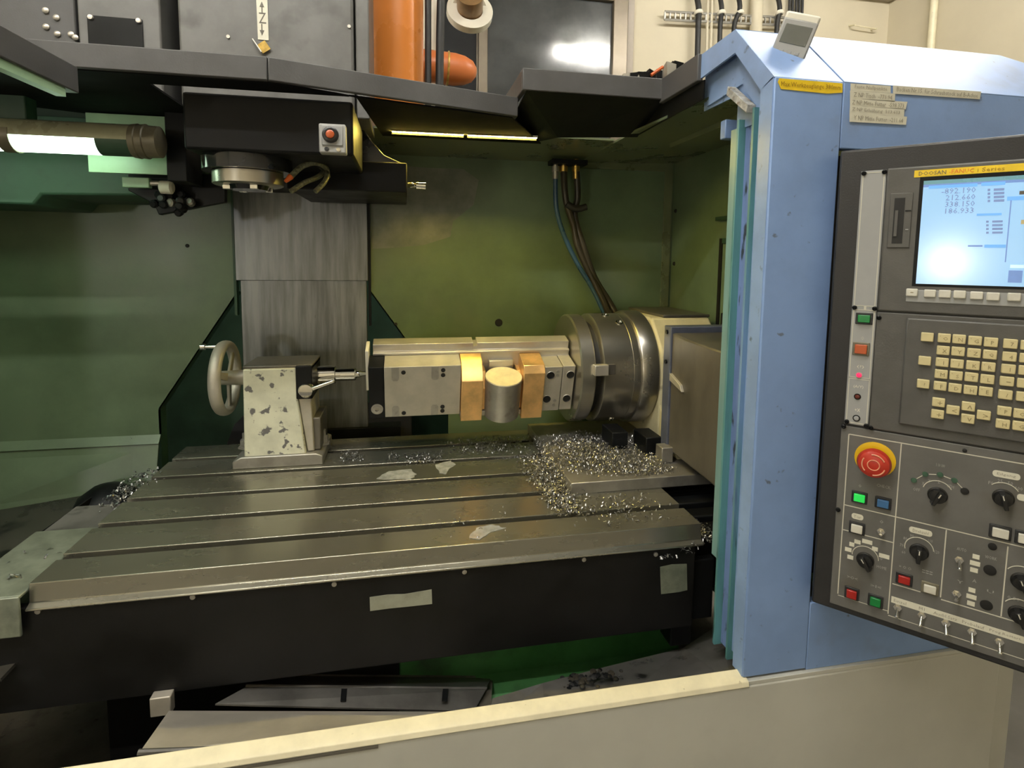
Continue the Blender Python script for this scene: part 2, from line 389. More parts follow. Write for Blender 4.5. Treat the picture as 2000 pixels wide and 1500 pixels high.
# cables and tray on the back wall
def wallpt(x, y): return atY(x, y, yw)
def tray():
    p = wallpt(1291, 30); q = wallpt(1540, 42)
    t = thing('cable_tray', 'horizontal zinc cable rail fixed across the cream back wall', 'cable tray', (p.x, yw-.05, p.z-.05))
    dz = (q.z-p.z)
    for k, zz in enumerate((0, -.045)):
        MB().tube([(p.x, yw-.05, p.z+zz), (q.x, yw-.05, p.z+zz+dz)], .008, 8, 1).build('rail', 'traymetal', t)
    n = 26
    for i in range(n+1):
        x = p.x+(q.x-p.x)*i/n; z = p.z+dz*i/n
        MB().box(x-.004, x+.004, yw-.055, yw-.045, z-.045, z).build('rung', 'traymetal', t)
tray()
CB = [(1347, 1352, .0165, 'leftmost'), (1391, 1394, .014, 'second from left'), (1426, 1421, .014, 'third from left'), (1502, 1503, .014, 'fourth from left')]
for xa, xb, r, wd in CB:
    p0 = wallpt(xa, -30); p1 = wallpt(xa+3, 25); p2 = wallpt(xb, 60); p3 = wallpt(xb-2, 130)
    t = thing('wall_cable', 'thick black cable hanging down the back wall, '+wd+' over the rail', 'cable', (p3.x, yw-.07, p3.z-.25), 'thick cables on the back wall')
    MB().tube([(p0.x, yw-.04, p0.z), (p1.x, yw-.085, p1.z), (p2.x, yw-.07, p2.z), (p3.x, yw-.07, p3.z), (p3.x, yw-.07, p3.z-.25)], r, 12, 6).build('cable', 'rubber', t)
    c2 = wallpt(xa+4, 33)
    MB().torus((c2.x, yw-.08, c2.z-.01), (0, .2, 1), r+.004, .007, .012, 20, 8).build('cable_tie', 'whiteplastic', t)
for i, xa in enumerate((1537, 1543, 1550, 1556, 1562)):
    p0 = wallpt(xa, -30); p1 = wallpt(xa-1, 80)
    tag(MB().tube([(p0.x, yw-.03, p0.z), (p1.x, yw-.03, p1.z-.3)], .008, 8, 1).build('thin_cable', 'rubber'),
        ['leftmost', 'second', 'middle', 'fourth', 'rightmost'][i]+' of five thin dark cables behind the small display', 'cable', 'thin cables on the back wall')
for i, (xa, r, m_) in enumerate(((1468, .036, 'cream_wall'), (1374, .008, 'cream_wall'), (1382, .008, 'cream_wall'))):
    p0 = wallpt(xa, -30); p1 = wallpt(xa-2, 130)
    tag(MB().cyl((p0.x, yw-.05, p0.z+.2), (p1.x, yw-.05, p1.z-.3), r, 20).build('conduit', m_),
        ['wide cream conduit crossing the cable rail', 'slim cream conduit left of the second cable', 'slim cream conduit touching the second cable'][i], 'conduit')
p0 = atY(1658, 55, yw); p1 = atY(1700, 62, yw)
t = thing('wall_bracket', 'small yellowish bar bracket on the cream wall', 'bracket', (p0.x, yw-.05, p0.z-.01))
MB().cyl((p0.x, yw-.045, p0.z), (p1.x, yw-.045, p1.z), .004, 10).build('bar', 'sill', t)
for p in (p0, p1): MB().cyl((p.x, yw, p.z+.015), (p.x, yw-.05, p.z), .005, 10).build('post', 'sill', t)
p0 = atX(1835, -20, 3.1)
tag(MB().tube([(3.07, p0.y, 2.5), (3.07, p0.y, .5)], .02, 10, 1).build('wall_conduit', 'sill'), 'narrow ochre conduit running down the right wall', 'conduit')
p0 = atY(1560, -2, yw); p1 = atY(1735, 5, yw)
tag(MB().box(p0.x, p1.x, yw-.12, yw, p1.z, p1.z+.12).build('cable_duct', 'casing', None, .004), 'dark grey duct under the ceiling in the wall corner', 'duct')

# pipes above the machine
yp = 1.78
pl, pr = atY(722, 60, yp), atY(827, 60, yp)
tag(MB().lathe(((pl.x+pr.x)/2, yp, .95), (0, 0, 1), [(0, (pr.x-pl.x)/2), (1.5, (pr.x-pl.x)/2)], 40).build('orange_pipe', 'orange'),
    'thick vertical orange plastic pipe behind the grey canopy', 'pipe')
yp = 2.1
c0 = atY(800, 122, yp); c1 = atY(930, 125, yp); r0 = (atY(880, 88, yp).z-atY(880, 150, yp).z)/2
t = thing('orange_pipe_elbow', 'short orange pipe elbow with rounded end beside the vertical orange pipe', 'pipe', (c0.x, yp, c0.z-r0))
MB().lathe((c0.x-.1, yp, c0.z), (1, 0, -.05), [(0, r0), (c1.x-c0.x+.02, r0), (c1.x-c0.x+.055, r0*.9), (c1.x-c0.x+.085, r0*.66), (c1.x-c0.x+.1, r0*.3), (c1.x-c0.x+.103, 0)], 32).build('elbow', 'orange_dk', t)
MB().cyl((c0.x-.06, yp, c0.z), (c0.x-.06, yp, 2.5), r0*.95, 28).build('riser', 'orange_dk', t)
MB().torus((c1.x-.105, yp, c0.z-.05*(c1.x-.105-c0.x+.1)), (1, 0, -.05), r0*1.01, .004, .004, 32, 8).build('seam_ring', 'gold', t)
for xa, xb, wid, lab in ((836, 836, 13, 'black cable hanging against the orange pipe'), (862, 857, 16, 'thicker black cable hanging between orange pipe and white flange')):
    p0 = atY(xa, -20, 1.72); p1 = atY(xb, 170, 1.72); r = abs(atY(xa+wid/2, 60, 1.72).x-atY(xa-wid/2, 60, 1.72).x)/2
    tag(MB().tube([(p0.x, 1.72, p0.z), ((p0.x+p1.x)/2, 1.72, (p0.z+p1.z)/2), (p1.x, 1.72, .95)], r, 12, 4).build('hanging_cable', 'rubber'), lab, 'cable')
ya = 2.3
cc = atY(918, 18, ya); rr = (atY(963, 18, ya).x-atY(873, 18, ya).x)/2
t = thing('pipe_flange', 'round cream flange with brown pipe through it beside the window', 'flange', (cc.x, ya, cc.z-rr))
MB().lathe((cc.x, ya, cc.z), (0, .92, -.38), [(0, rr*.56), (0, rr), (.03, rr), (.03, rr*.56)], 40, False).build('ring', 'whiteplastic', t)
MB().cyl((cc.x-.005, ya-.05, cc.z+.03), (cc.x, ya+.01, cc.z), rr*.56, 28).build('pipe', 'brownpipe', t)
MB().cyl((cc.x, ya+.03, cc.z), (cc.x, ya+.16, cc.z+.12), rr*.8, 28).build('sleeve', 'whiteplastic', t)
p0 = atY(845, 60, 2.35)
tag(MB().cyl((p0.x, 2.4, 1.0), (p0.x, 2.4, 2.5), .035, 16).build('cream_riser_pipe', 'whiteplastic'), 'slim cream riser pipe seen between the two black cables', 'pipe')

# ================================================================ MACHINE SHELL
# green guards round the work space
YB = 1.955
gb = thing('back_guard', 'green enamel back guard with trapezoid opening behind the column', 'machine guard', (-.33, YB, -.12))
prof_l = [(-1.35, .005), (-.81, .005), (-.81, -.11), (-.797, .09), (-.543, .477), (-.543, .96), (-1.35, .96)]
MB().prism([(-1.35, .005), (-.797, .005), (-.797, .09), (-.543, .477), (-.543, .96), (-1.35, .96)], 'Y', YB, YB+.006).build('guard_sheet', 'green', gb)
MB().prism([(-.121, .96), (-.121, .477), (.15, .09), (.15, -.06), (1.0, -.06), (1.0, .96)], 'Y', YB, YB+.006).build('guard_sheet', 'green', gb)
MB().slab([(-1.35, YB, .005), (-.797, YB, .005), (-.797, YB-.02, -.02), (-1.35, YB-.02, -.02)], .004).build('fold', 'green', gb)
MB().slab([(-1.35, YB-.012, -.02), (-.80, YB-.012, -.02), (-.80, YB-.05, -.16), (-1.35, YB-.10, -.20)], .005).build('lower_sheet', 'green', gb)
# edge returns of the opening
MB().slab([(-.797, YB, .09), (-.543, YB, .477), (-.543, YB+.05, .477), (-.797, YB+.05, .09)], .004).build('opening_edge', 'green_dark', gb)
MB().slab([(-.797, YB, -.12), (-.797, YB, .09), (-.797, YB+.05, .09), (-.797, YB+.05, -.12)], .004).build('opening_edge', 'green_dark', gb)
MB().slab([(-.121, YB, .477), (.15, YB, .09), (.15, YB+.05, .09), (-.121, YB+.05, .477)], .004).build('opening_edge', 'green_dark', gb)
for (x, y, r) in ((974, 630, .014), (773, 633, .006), (366, 480, .006), (1213, 325, .006), (1273, 325, .006)):
    p = atY(x, y, YB)
    MB().lathe((p.x, YB+.002, p.z), (0, -1, 0), [(0, r), (.004, r), (.005, r*.6), (.003, 0)], 14).build('screw', 'hole', gb)
rp = [(724, 326), (760, 322), (840, 328), (905, 330), (935, 352), (925, 400), (885, 432), (880, 462), (830, 478), (770, 484), (726, 486)]
MB().slab([(q_.x, YB-.0004, q_.z) for q_ in (atY(x, y, YB-.0004) for x, y in rp)], .0004).build('coolant_residue', 'residue', gb)
# frame strip at right of the back guard
p0 = atY(1316, 318, YB); p1 = atY(1160, 316, YB)
MB().box(.99-.03, .99, YB-.008, YB, .0, p0.z).build('frame_strip', 'green_ceil', gb)
MB().box(.60, .96, YB-.008, YB, p0.z-.035, p0.z).build('frame_strip', 'green_ceil', gb)
tag(MB().box(-1.4, 1.1, 2.28, 2.30, -.5, .95).build('rear_casting', 'green_dark'), 'dark green casting inside the guard opening', 'casting')
tag(MB().prism([(2.28, -.3), (1.92, -.3), (1.92, -.06), (2.05, .0), (2.28, .0)], 'X', -.60, .02).build('rear_pedestal', 'matteblack', None, .004), 'black pedestal of the column behind the worktable', 'casting')

rg = thing('side_guard', 'green enamel side guard on the right with rectangular hatch outline', 'machine guard', (1.0, 1.5, -.5))
MB().box(1.0, 1.006, 1.02, YB, -.5, .97).build('guard_sheet', 'green', rg)
hp = [atX(1420, 465, 1.0), atX(1390, 620, 1.0)]
y0 = atX(1415, 468, 1.0).y; z0 = atX(1415, 468, 1.0).z
MB().box(.994, 1.0, 1.0, y0, -.3, z0-.012).build('hatch', 'green', rg, .003)
MB().box(.992, 1.0, y0, y0+.016, -.3, z0+.004).build('hatch_seal', 'hole', rg)
MB().box(.992, 1.0, 1.0, y0, z0-.012, z0+.004).build('hatch_seal', 'green_dark', rg)
q = atX(1405, 428, 1.0)
MB().box(.985, 1.0, 1.0, q.y, q.z-.006, q.z+.006).build('hatch_lip', 'green_dark', rg)
for (x, y) in ((1320, 412), (1317, 515)):
    p = atX(x, y, 1.0); MB().lathe((1.0, p.y, p.z), (-1, 0, 0), [(0, .008), (.004, .006), (.004, 0)], 12).build('screw', 'hole', rg)
lg = thing('left_guard', 'dark green side guard at the far left of the work space', 'machine guard', (-1.35, 1.5, -.5))
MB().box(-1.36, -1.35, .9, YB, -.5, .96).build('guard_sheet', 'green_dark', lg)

ct = thing('ceiling_guard', 'olive green ceiling guard above the chuck carrying the strip lamps', 'machine guard', (.5, 1.6, .94))
MB().slab([(-.10, 1.60, .952), (.62, 1.60, .952), (.62, YB+.01, .944), (-.10, YB+.01, .944)], .006).build('guard_sheet', 'green_ceil', ct)
MB().slab([(.655, 1.125, .948), (1.006, 1.06, .965), (1.006, YB+.01, .958), (.62, YB+.01, .944), (.62, 1.47, .946)], .006).build('guard_sheet', 'green_ceil', ct)
s0 = atZ(1312, 262, .952); s1 = atZ(1394, 228, .952)
MB().box(.80, .804, 1.1, 1.6, .940, .955).build('ceiling_seam', 'green_ceil', ct)
tag(MB().box(-1.36, -.54, 1.45, YB, .955, .965).build('ceiling_sheet', 'green_ceil'), 'dark green ceiling sheet above the tube lamp', 'machine guard')

# ---- floor of the work space: chutes under and beside the table
tag(MB().slab([(-1.35, 1.86, -.20), (-.70, 1.93, -.14), (-.70, 1.05, -.15), (-1.35, 1.05, -.22)], -.006).build('left_gutter', 'gutter'), 'dark oily gutter sheet left of the worktable', 'chute')
tag(MB().box(-1.35, 1.0, .90, 2.0, -.56, -.55).build('bed_floor', 'chute'), 'dark bottom sheet of the chip bed', 'chute')
# green saddle below the table
sd = thing('saddle', 'green painted saddle casting under the black apron', 'casting', (.1, 1.4, -.5))
MB().prism([(1.17, -.50), (1.17, -.10), (1.75, -.10), (1.75, -.50)], 'X', -.02, .66).build('body', 'green_cast', sd, .006)
MB().prism([(1.17, -.50), (1.17, -.10), (1.75, -.10), (1.75, -.50)], 'X', -.6, -.02).build('dark_body', 'matteblack', sd)
MB().prism([(1.02, -.41), (1.18, -.355), (1.18, -.45), (1.02, -.45)], 'X', .13, .66).build('foot', 'green_cast', sd, .004)
# grey chute at right, sloping down from the sill
def chute():
    up_ = [atY(962, 1364, .955), atY(1060, 1334, 1.0), atY(1180, 1303, 1.05), atY(1335, 1265, 1.13), atY(1400, 1222, 1.18), Vector((.99, 1.2, -.20))]
    lo_ = [Vector((p.x-.02, .904, -.232 if i else -.25)) for i, p in enumerate(up_)]; lo_[-1] = Vector((.99, .904, -.20))
    mb = MB()
    for k in range(5):
        mb.slab([lo_[k], lo_[k+1], up_[k+1]], -.003); mb.slab([lo_[k], up_[k+1], up_[k]], -.003)
    tag(mb.build('chip_chute', 'chute'), 'sloping grey wet chute sheet behind the sill at right', 'chute')
    p = atY(1130, 1325, 1.0)
    c = thing('sludge_patch', 'black wet swarf patch lying on the grey chute', 'sludge', (p.x, p.y, p.z))
    random.seed(3)
    for k in range(80):
        x = p.x+random.gauss(0, .034); y = 1.0+random.gauss(0, .016); r = random.uniform(.003, .008); z = p.z+(x-p.x)*.16-(y-1.0)*.35
        MB().lathe((x, y, z-.004), (0, 0, 1), [(0, r), (r*.35, r*.8), (r*.6, 0)], 7).build('lump', random.choice(['black', 'black', 'rubber', 'hose']), c)
chute()
# chip conveyor hood
cv = thing('conveyor_hood', 'flat grey sheet metal hood with lipped edge under the apron', 'conveyor', (-.1, 1.1, -.5))
def P3(l): return [atY(x, y, Y) for x, y, Y in l]
MB().slab(P3([(480, 1322, 1.17), (960, 1326, 1.17), (948, 1350, 1.10), (480, 1345, 1.10)]), -.004).build('hood', 'galv', cv)
MB().slab(P3([(480, 1345, 1.10), (948, 1350, 1.10), (925, 1392, 1.05), (420, 1378, 1.05)]), -.004).build('front_sheet', 'galv', cv)
a_, b_, c_, d_ = P3([(480, 1340, 1.105), (950, 1346, 1.105), (480, 1320, 1.17), (962, 1324, 1.17)])
MB().tube([a_, b_], .004, 8, 1).build('lip', 'galv', cv); MB().tube([c_, d_], .005, 8, 1).build('lip', 'galv', cv)
MB().slab(P3([(948, 1326, 1.17), (962, 1326, 1.17), (958, 1390, 1.06), (925, 1392, 1.06)]), -.006).build('end_cap', 'motorcover', cv)
for x in (672, 870):
    MB().slab(P3([(x-5, 1345, 1.095), (x+6, 1345, 1.095), (x+4, 1368, 1.06), (x-7, 1368, 1.06)]), .002).build('strap', 'black', cv)
tag(MB().slab(P3([(330, 1388, 1.045), (925, 1390, 1.045), (905, 1394, .92), (620, 1432, .915), (272, 1470, .915)]), .004).build('cover_sheet', 'chute_light'), 'bare galvanised sheet lying behind the cream sill', 'sheet')
a_, b_ = P3([(270, 1470, .912), (470, 1462, .908)])
tag(MB().tube([a_, b_], .005, 8, 1).build('sheet_edge_strip', 'galv'), 'narrow bright bead along the sheet edge behind the sill', 'strip')

# ---- worktable
tb = thing('worktable', 'ground steel machine table with long T slots and black front apron', 'machine table', (0, 1.45, -.25))
SL = [1.187, 1.314, 1.444, 1.577, 1.711]
pr = [(1.096, 0)]
for s_ in SL: pr += [(s_-.011, 0), (s_-.011, -.016), (s_-.018, -.016), (s_-.018, -.034), (s_+.018, -.034), (s_+.018, -.016), (s_+.011, -.016), (s_+.011, 0)]
pr += [(1.83, 0), (1.83, -.10), (1.12, -.10), (1.12, -.045), (1.080, -.045), (1.080, -.041), (1.092, -.035)]
MB().prism(pr, 'X', -.676, .659).build('table_top', 'table', tb, .0016)
MB().box(-1.25, .642, 1.086, 1.106, -.24, -.041).build('apron', 'apron', tb, .003)
MB().box(.642, .70, 1.10, 1.12, -.235, -.09).build('apron_end', 'black', tb, .003)
MB().box(.60, .652, 1.106, 1.16, -.30, -.20).build('apron_foot', 'black', tb, .003)
MB().box(-.60, .60, 1.2, 1.70, -.10, -.098).build('underside', 'black', tb)
fl = MB().box(-.80, -.678, 1.075, 1.33, -.016, -.010); fl.box(-.96, -.678, 1.07, 1.076, -.085, -.010); fl.box(-.96, -.80, 1.075, 1.10, -.016, -.010)
fl.build('end_flap', 'oldtape', tb, .002)
MB().box(-.80, -.678, 1.33, 1.48, -.03, -.022).build('end_pad', 'chute', tb, .002)
MB().slab([(-.80, 1.075, -.012), (-.80, 1.55, -.03), (-.83, 1.55, -.11), (-.86, 1.075, -.13)], .003).build('end_skirt', 'black', tb)
for x, y in ((75, 1193), (377, 1165), (653, 1140), (907, 1116), (1140, 1092), (1280, 1082)):
    p = atY(x, y, 1.086); MB().lathe((p.x, 1.087, p.z), (0, -1, 0), [(0, .005), (.004, .005), (.005, 0)], 10).build('screw', 'steel_dull', tb)
def patch(nm, pts, Y, m, parent, th=.0012):
    P = [atY(x, y, Y) for x, y in pts]
    mb = MB().slab([(p.x, Y, p.z) for p in P], th)
    return mb.build(nm, m, parent)
tag(patch('tape', [(722, 1166), (757, 1161), (790, 1160), (843, 1151), (844, 1179), (800, 1184), (760, 1188), (723, 1193)], 1.0855, 'tapemat', tb, -.001), 'grey tape strip stuck on the apron')
tag(patch('tape', [(1289, 1107), (1312, 1102), (1341, 1101), (1342, 1152), (1325, 1156), (1291, 1160)], 1.0855, 'oldtape', tb, -.001), 'square grey tape patch with chips on its edge')
# way cover beyond the right end of the table
wc = thing('way_cover', 'black ribbed way cover at the right end of the worktable', 'way cover', (.83, 1.3, -.2))
for k in range(5):
    MB().box(.662, 1.0, 1.16+k*.05, 1.205+k*.05, -.20, -.055+k*.012).build('rib', 'black', wc, .004)
MB().box(.662, 1.0, 1.41, 1.80, -.20, -.03).build('body', 'black', wc)
# small block hanging under the apron
p = atY(319, 1370, 1.08)
tag(MB().box(p.x-.018, p.x+.018, 1.066, 1.086, p.z-.019, p.z+.019).build('stop_block', 'chute_light', None, .002), 'small square light block below the black apron', 'block')

# ================================================================ COLUMN AND HEAD
cvr = thing('column_cover', 'brushed steel telescopic cover in front of the machine column', 'column cover', (-.335, 1.94, 0))
MB().box(-.543, -.124, 1.928, 1.950, .515, .93).build('upper_plate', 'column', cvr, .002)
MB().box(-.532, -.130, 1.938, 1.958, .20, .518).build('middle_plate', 'column', cvr, .002)
MB().box(-.53, -.132, 1.946, 1.964, 0.0, .21).build('lower_plate', 'column', cvr, .002)
MB().box(-.124, -.116, 1.935, 1.96, .36, .93).build('wiper_edge', 'black', cvr)
MB().box(-.551, -.543, 1.935, 1.96, .40, .82).build('wiper_edge', 'green_dark', cvr)
MB().box(-.50, -.02, 1.93, 2.0, -.04, .0).build('bottom_shadow_gap', 'black', cvr)

hd = thing('spindle_head', 'black spindle head with steel spindle nose above the worktable', 'spindle head', (-.33, 1.5, .74))
YH = 1.26
fl_, fr_ = atY(358, 270, YH).x, atY(690, 270, YH).x
zb = atY(480, 296, YH).z
MB().prism([(YH, zb), (YH, .93), (1.92, .93), (1.92, .80), (1.5, zb)], 'X', fl_, fr_).build('casting', 'black', hd, .006)
# upper cover above the canopy
YU = 1.42
ul, ur, us = atY(348, 60, YU).x, atY(690, 60, YU).x, atY(720, 60, YU).x
MB().box(ul, ur, YU, 1.66, .935, 1.75).build('cover', 'grey_paint2', hd, .006)
MB().box(ur+.004, us, YU+.01, 1.66, .935, 1.75).build('cover_strip', 'grey_paint2', hd, .003)
for (x, y) in ((446, 72), (682, 52)):
    p = atY(x, y, YU); MB().lathe((p.x, YU, p.z), (0, -1, 0), [(0, .004), (.003, .004), (.003, 0)], 10).build('screw', 'steel', hd)
# Z axis sticker
def quadpart(nm, pts, Y, m, parent, th=.0008):
    P = [atY(x, y, Y) for x, y in pts]
    return MB().slab([(p.x, Y, p.z) for p in P], th).build(nm, m, parent)
st = quadpart('axis_label', [(500, -12), (522, -12), (525, 79), (504, 77)], YU-.001, 'labelwhite', hd, -.0008); tag(st, 'white label with Z and arrows')
p = atY(513, 36, YU); text('letter', 'Z', .016, .024, 'ink', st, (p.x, YU-.0022, p.z))
for yy, sg in ((16, 1), (58, -1)):
    p = atY(512, yy, YU)
    MB().prism([(p.x-.0012, p.z-.012*sg), (p.x+.0012, p.z-.012*sg), (p.x+.0012, p.z+.002*sg), (p.x+.005, p.z+.002*sg), (p.x, p.z+.014*sg), (p.x-.005, p.z+.002*sg), (p.x-.0012, p.z+.002*sg)], 'Y', YU-.0026, YU-.002).build('arrow', 'ink', st)
tg = quadpart('brass_tag', [(503, 88), (517, 79), (529, 96), (514, 105)], YU-.004, 'gold', hd, -.002)
p = atY(494, 78, YU); q = atY(512, 104, YU)
MB().tube([(p.x, YU-.006, p.z), (q.x, YU-.008, q.z)], .002, 8, 1).build('tag_pin', 'steel_dull', tg)
# spindle
sx, sy = atY(485, 340, 1.36).x, 1.36
def zz(y): return atY(485, y, 1.30).z
MB().lathe((sx, sy, 0), (0, 0, 1), [(zz(330), .084), (zz(330), .094), (zz(296)+.01, .094), (zz(296)+.01, 0)], 48).build('spindle_housing', 'blackgloss', hd)
MB().lathe((sx, sy, 0), (0, 0, 1), [(zz(357), .03), (zz(357), .070), (zz(355), .074), (zz(331), .074), (zz(331), .05)], 48).build('spindle_nose', 'chuck', hd)
MB().lathe((sx, sy, 0), (0, 0, 1), [(zz(366), .018), (zz(366), .040), (zz(357), .044), (zz(357), .02)], 32).build('spindle_face', 'blackgloss', hd)
for k in range(4):
    a_ = k*PI/2+.5; MB().box(sx+math.cos(a_)*.045-.008, sx+math.cos(a_)*.045+.008, sy+math.sin(a_)*.045-.006, sy+math.sin(a_)*.045+.006, zz(367), zz(357)).build('drive_key', 'chrome', hd, .001)
# manifold block at right with coolant fitting
mx0, mx1 = atY(560, 350, 1.52).x, atY(795, 350, 1.52).x
mz0, mz1 = atY(790, 376, 1.52).z, atY(790, 318, 1.52).z
MB().box(mx0, mx1, 1.52, 1.88, mz0, mz1).build('manifold_block', 'black', hd, .003)
MB().prism([(fr_-.05, mz1-.01), (mx1, mz1-.005), (mx1-.06, mz1+.02), (fr_+.02, mz1+.06), (fr_+.005, .93), (fr_-.05, .93)], 'Y', 1.53, 1.88).build('gusset', 'blackgloss', hd, .003)
p = atY(796, 361, 1.60)
nz = thing('coolant_nozzle', 'short chrome coolant nozzle on the black manifold block', 'nozzle', (p.x, 1.6, p.z-.015))
MB().lathe((p.x, 1.6, p.z), (1, 0, -.03), [(0, .008), (.012, .011), (.02, .007), (.024, .012), (.05, .0125), (.052, .008), (.052, 0)], 10).build('fitting', 'chrome', nz)
# button box
p = atY(622, 240, YH-.03); q = atY(676, 300, YH-.03)
bb = thing('button_box', 'small grey switch box with orange button on the spindle head', 'switch box', ((p.x+q.x)/2, YH-.03, q.z))
MB().box(p.x, q.x, YH-.03, YH, q.z, p.z).build('body', 'devgrey', bb, .003)
MB().box(p.x+.006, q.x-.006, YH-.033, YH-.03, q.z+.015, p.z-.004).build('face', 'strip', bb, .002)
c_ = atY(646, 264, YH-.03)
MB().lathe((c_.x, YH-.032, c_.z), (0, -1, 0), [(0, .0165), (.006, .0165), (.008, .013), (.008, .010), (.007, .0)], 28).build('button_ring', 'knob', bb)
MB().lathe((c_.x, YH-.036, c_.z), (0, -1, 0), [(0, .0085), (.006, .0085), (.0075, .006), (.0075, 0)], 24).build('push_button', 'orangebtn', bb)
for dx_, mt in ((.012, 'hole'), (-.012, 'chrome')):
    cx = (p.x+q.x)/2-dx_; MB().lathe((cx, YH-.03, q.z+.0075), (0, -1, 0), [(0, .0045), (.002, .0045), (.003, 0)], 12).build('screw', mt, bb)
# braided coolant hoses at the spindle
def hose3(pts, Y, r, m, nm, lab, cat='hose', tip=None):
    P = [atY(x, y, Y+dy) for x, y, dy in pts]
    t = thing(nm, lab, cat, (P[0].x, P[0].y, min(p.z for p in P)-r))
    MB().tube(P, r, 10, 6).build('hose', m, t)
    if tip: MB().cyl(P[0], P[0]+(P[0]-P[1]).normalized()*.018, r*1.1, 10, r*.6).build('tip', tip, t)
    return t
hose3([(568, 345, 0), (590, 325, .02), (616, 318, .04), (636, 328, .08), (640, 345, .12)], 1.33, .0065, 'braid', 'coolant_hose', 'braided coolant hose with orange tip beside the spindle', 'hose', 'orangetip')
hose3([(568, 374, 0), (594, 357, .02), (622, 345, .05), (638, 330, .10)], 1.34, .006, 'braid', 'coolant_hose', 'pale braided coolant hose pointing down left of the manifold')
hose3([(616, 374, 0), (634, 355, .02), (638, 338, .05), (622, 322, .12)], 1.36, .006, 'braid', 'coolant_hose', 'olive braided coolant hose curving behind the other two')

# covers left of the head, above the canopy
sc_ = thing('side_cover', 'grey sheet cover with black plate left of the spindle head', 'cover', (-.65, 1.44, .95))
YS = 1.42
x0, x1, x2 = atY(152, 50, YS).x, atY(314, 50, YS).x, atY(152, 50, YS).x
MB().box(x0, x1, YS, 1.8, .95, 1.75).build('sheet', 'grey_paint2', sc_, .004)
p = atY(171, 30, YS); q = atY(281, 84, YS)
MB().box(p.x, q.x, YS-.004, YS, q.z-.06, p.z).build('black_plate', 'black', sc_, .001)
for x, y in ((177, 34), (271, 41)):
    p = atY(x, y, YS-.004); MB().lathe((p.x, YS-.004, p.z), (0, -1, 0), [(0, .006), (.004, .005), (.005, 0)], 12).build('screw', 'steel', sc_)
sl_ = thing('motor_cabinet', 'dark charcoal cabinet with round screws at the far left', 'cover', (-.85, 1.42, .95))
YL = 1.42
MB().box(-1.3, atY(148, 50, YL).x, YL, 1.8, .95, 1.75).build('sheet', 'grey_paint', sl_, .003)
for x, y in ((90, 21), (111, 35), (91, 53), (113, 67), (140, 68), (148, 74)):
    p = atY(x, y, YL); MB().lathe((p.x, YL, p.z), (0, -1, 0), [(0, .0065), (.003, .0065), (.005, .004), (.006, 0)], 12).build('screw', 'steel', sl_)
tag(MB().box(x1, ul, 1.62, 1.66, .95, 1.75).build('gap_shade', 'black'), 'black sheet standing in for the shade between side cover and spindle head', 'panel')  # black sheet draws the shade in the gap

# ================================================================ CANOPY
ZC = .985; ZU = .940
J = atZ(522, 110, ZC); E_ = atZ(1012, 190, ZC); YC = J.y
cl = thing('canopy', 'charcoal canopy plate with folded rim in front of the spindle head', 'canopy', (-.3, YC, ZU))
MB().box(-1.0, J.x-.001, YC, YC+.012, ZU, ZC).build('rim', 'grey_paint', cl, .002)
d_ = (E_-J).normalized(); n_ = Vector((-d_.y, d_.x, 0))
MB().hexa([J+Vector((.001, 0, ZU-ZC)), E_+Vector((0, 0, ZU-ZC)), E_+n_*.012+Vector((0, 0, ZU-ZC)), J+n_*.012+Vector((.001, 0, ZU-ZC)), J+Vector((.001, 0, 0)), E_, E_+n_*.012, J+n_*.012+Vector((.001, 0, 0))]).build('rim', 'grey_paint', cl, .002)
MB().hexa([E_+Vector((0, 0, ZU-ZC)), E_+Vector((-.012, 0, ZU-ZC)), E_+Vector((-.012, .3, ZU-ZC)), E_+Vector((0, .3, ZU-ZC)), E_, E_+Vector((-.012, 0, 0)), E_+Vector((-.012, .3, 0)), E_+Vector((0, .3, 0))]).build('rim_return', 'grey_paint', cl, .002)
zu = ZU+.002
MB().slab([(-1.0, YC+.01, zu), (J.x, YC+.01, zu), (-.13, YC+.065, zu), (-.115, 1.255, zu), (-1.0, 1.255, zu)], -.004).build('underside', 'matteblack', cl)
MB().slab([(-.115, YC+.07, zu), (E_.x-.012, E_.y+.01, zu), (.40, 1.63, zu), (-.06, 1.63, zu), (-.10, 1.26, zu)], -.004).build('underside', 'matteblack', cl)
MB().slab([(-1.0, 1.255, zu), (-.50, 1.255, zu), (-.50, 1.66, zu), (-1.0, 1.45, zu)], -.004).build('underside', 'matteblack', cl)
bm_l = thing('side_beam', 'charcoal side beam of the canopy running towards the viewer at left', 'canopy', (-.62, 1.15, .935))
ZB1, ZB0 = .930, .884
b0 = atZ(-60, 15, ZB1); b1 = atZ(152, 131, ZB1)
def bar4(x0, y0, x1, y1, w_, z0, z1): return MB().hexa([(x0, y0, z0), (x1, y1, z0), (x1-w_, y1, z0), (x0-w_, y0, z0), (x0, y0, z1), (x1, y1, z1), (x1-w_, y1, z1), (x0-w_, y0, z1)])
bar4(b0.x, b0.y, b1.x, b1.y, .03, ZB0, ZB1).build('beam', 'grey_paint', bm_l, .002)
bar4(b0.x-.006, b0.y, b1.x-.006, b1.y-.03, .015, ZB0-.014, ZB0).build('lit_edge_strip', 'platelite', bm_l)  # pale strip; light on the beam's lower edge is put into its colour
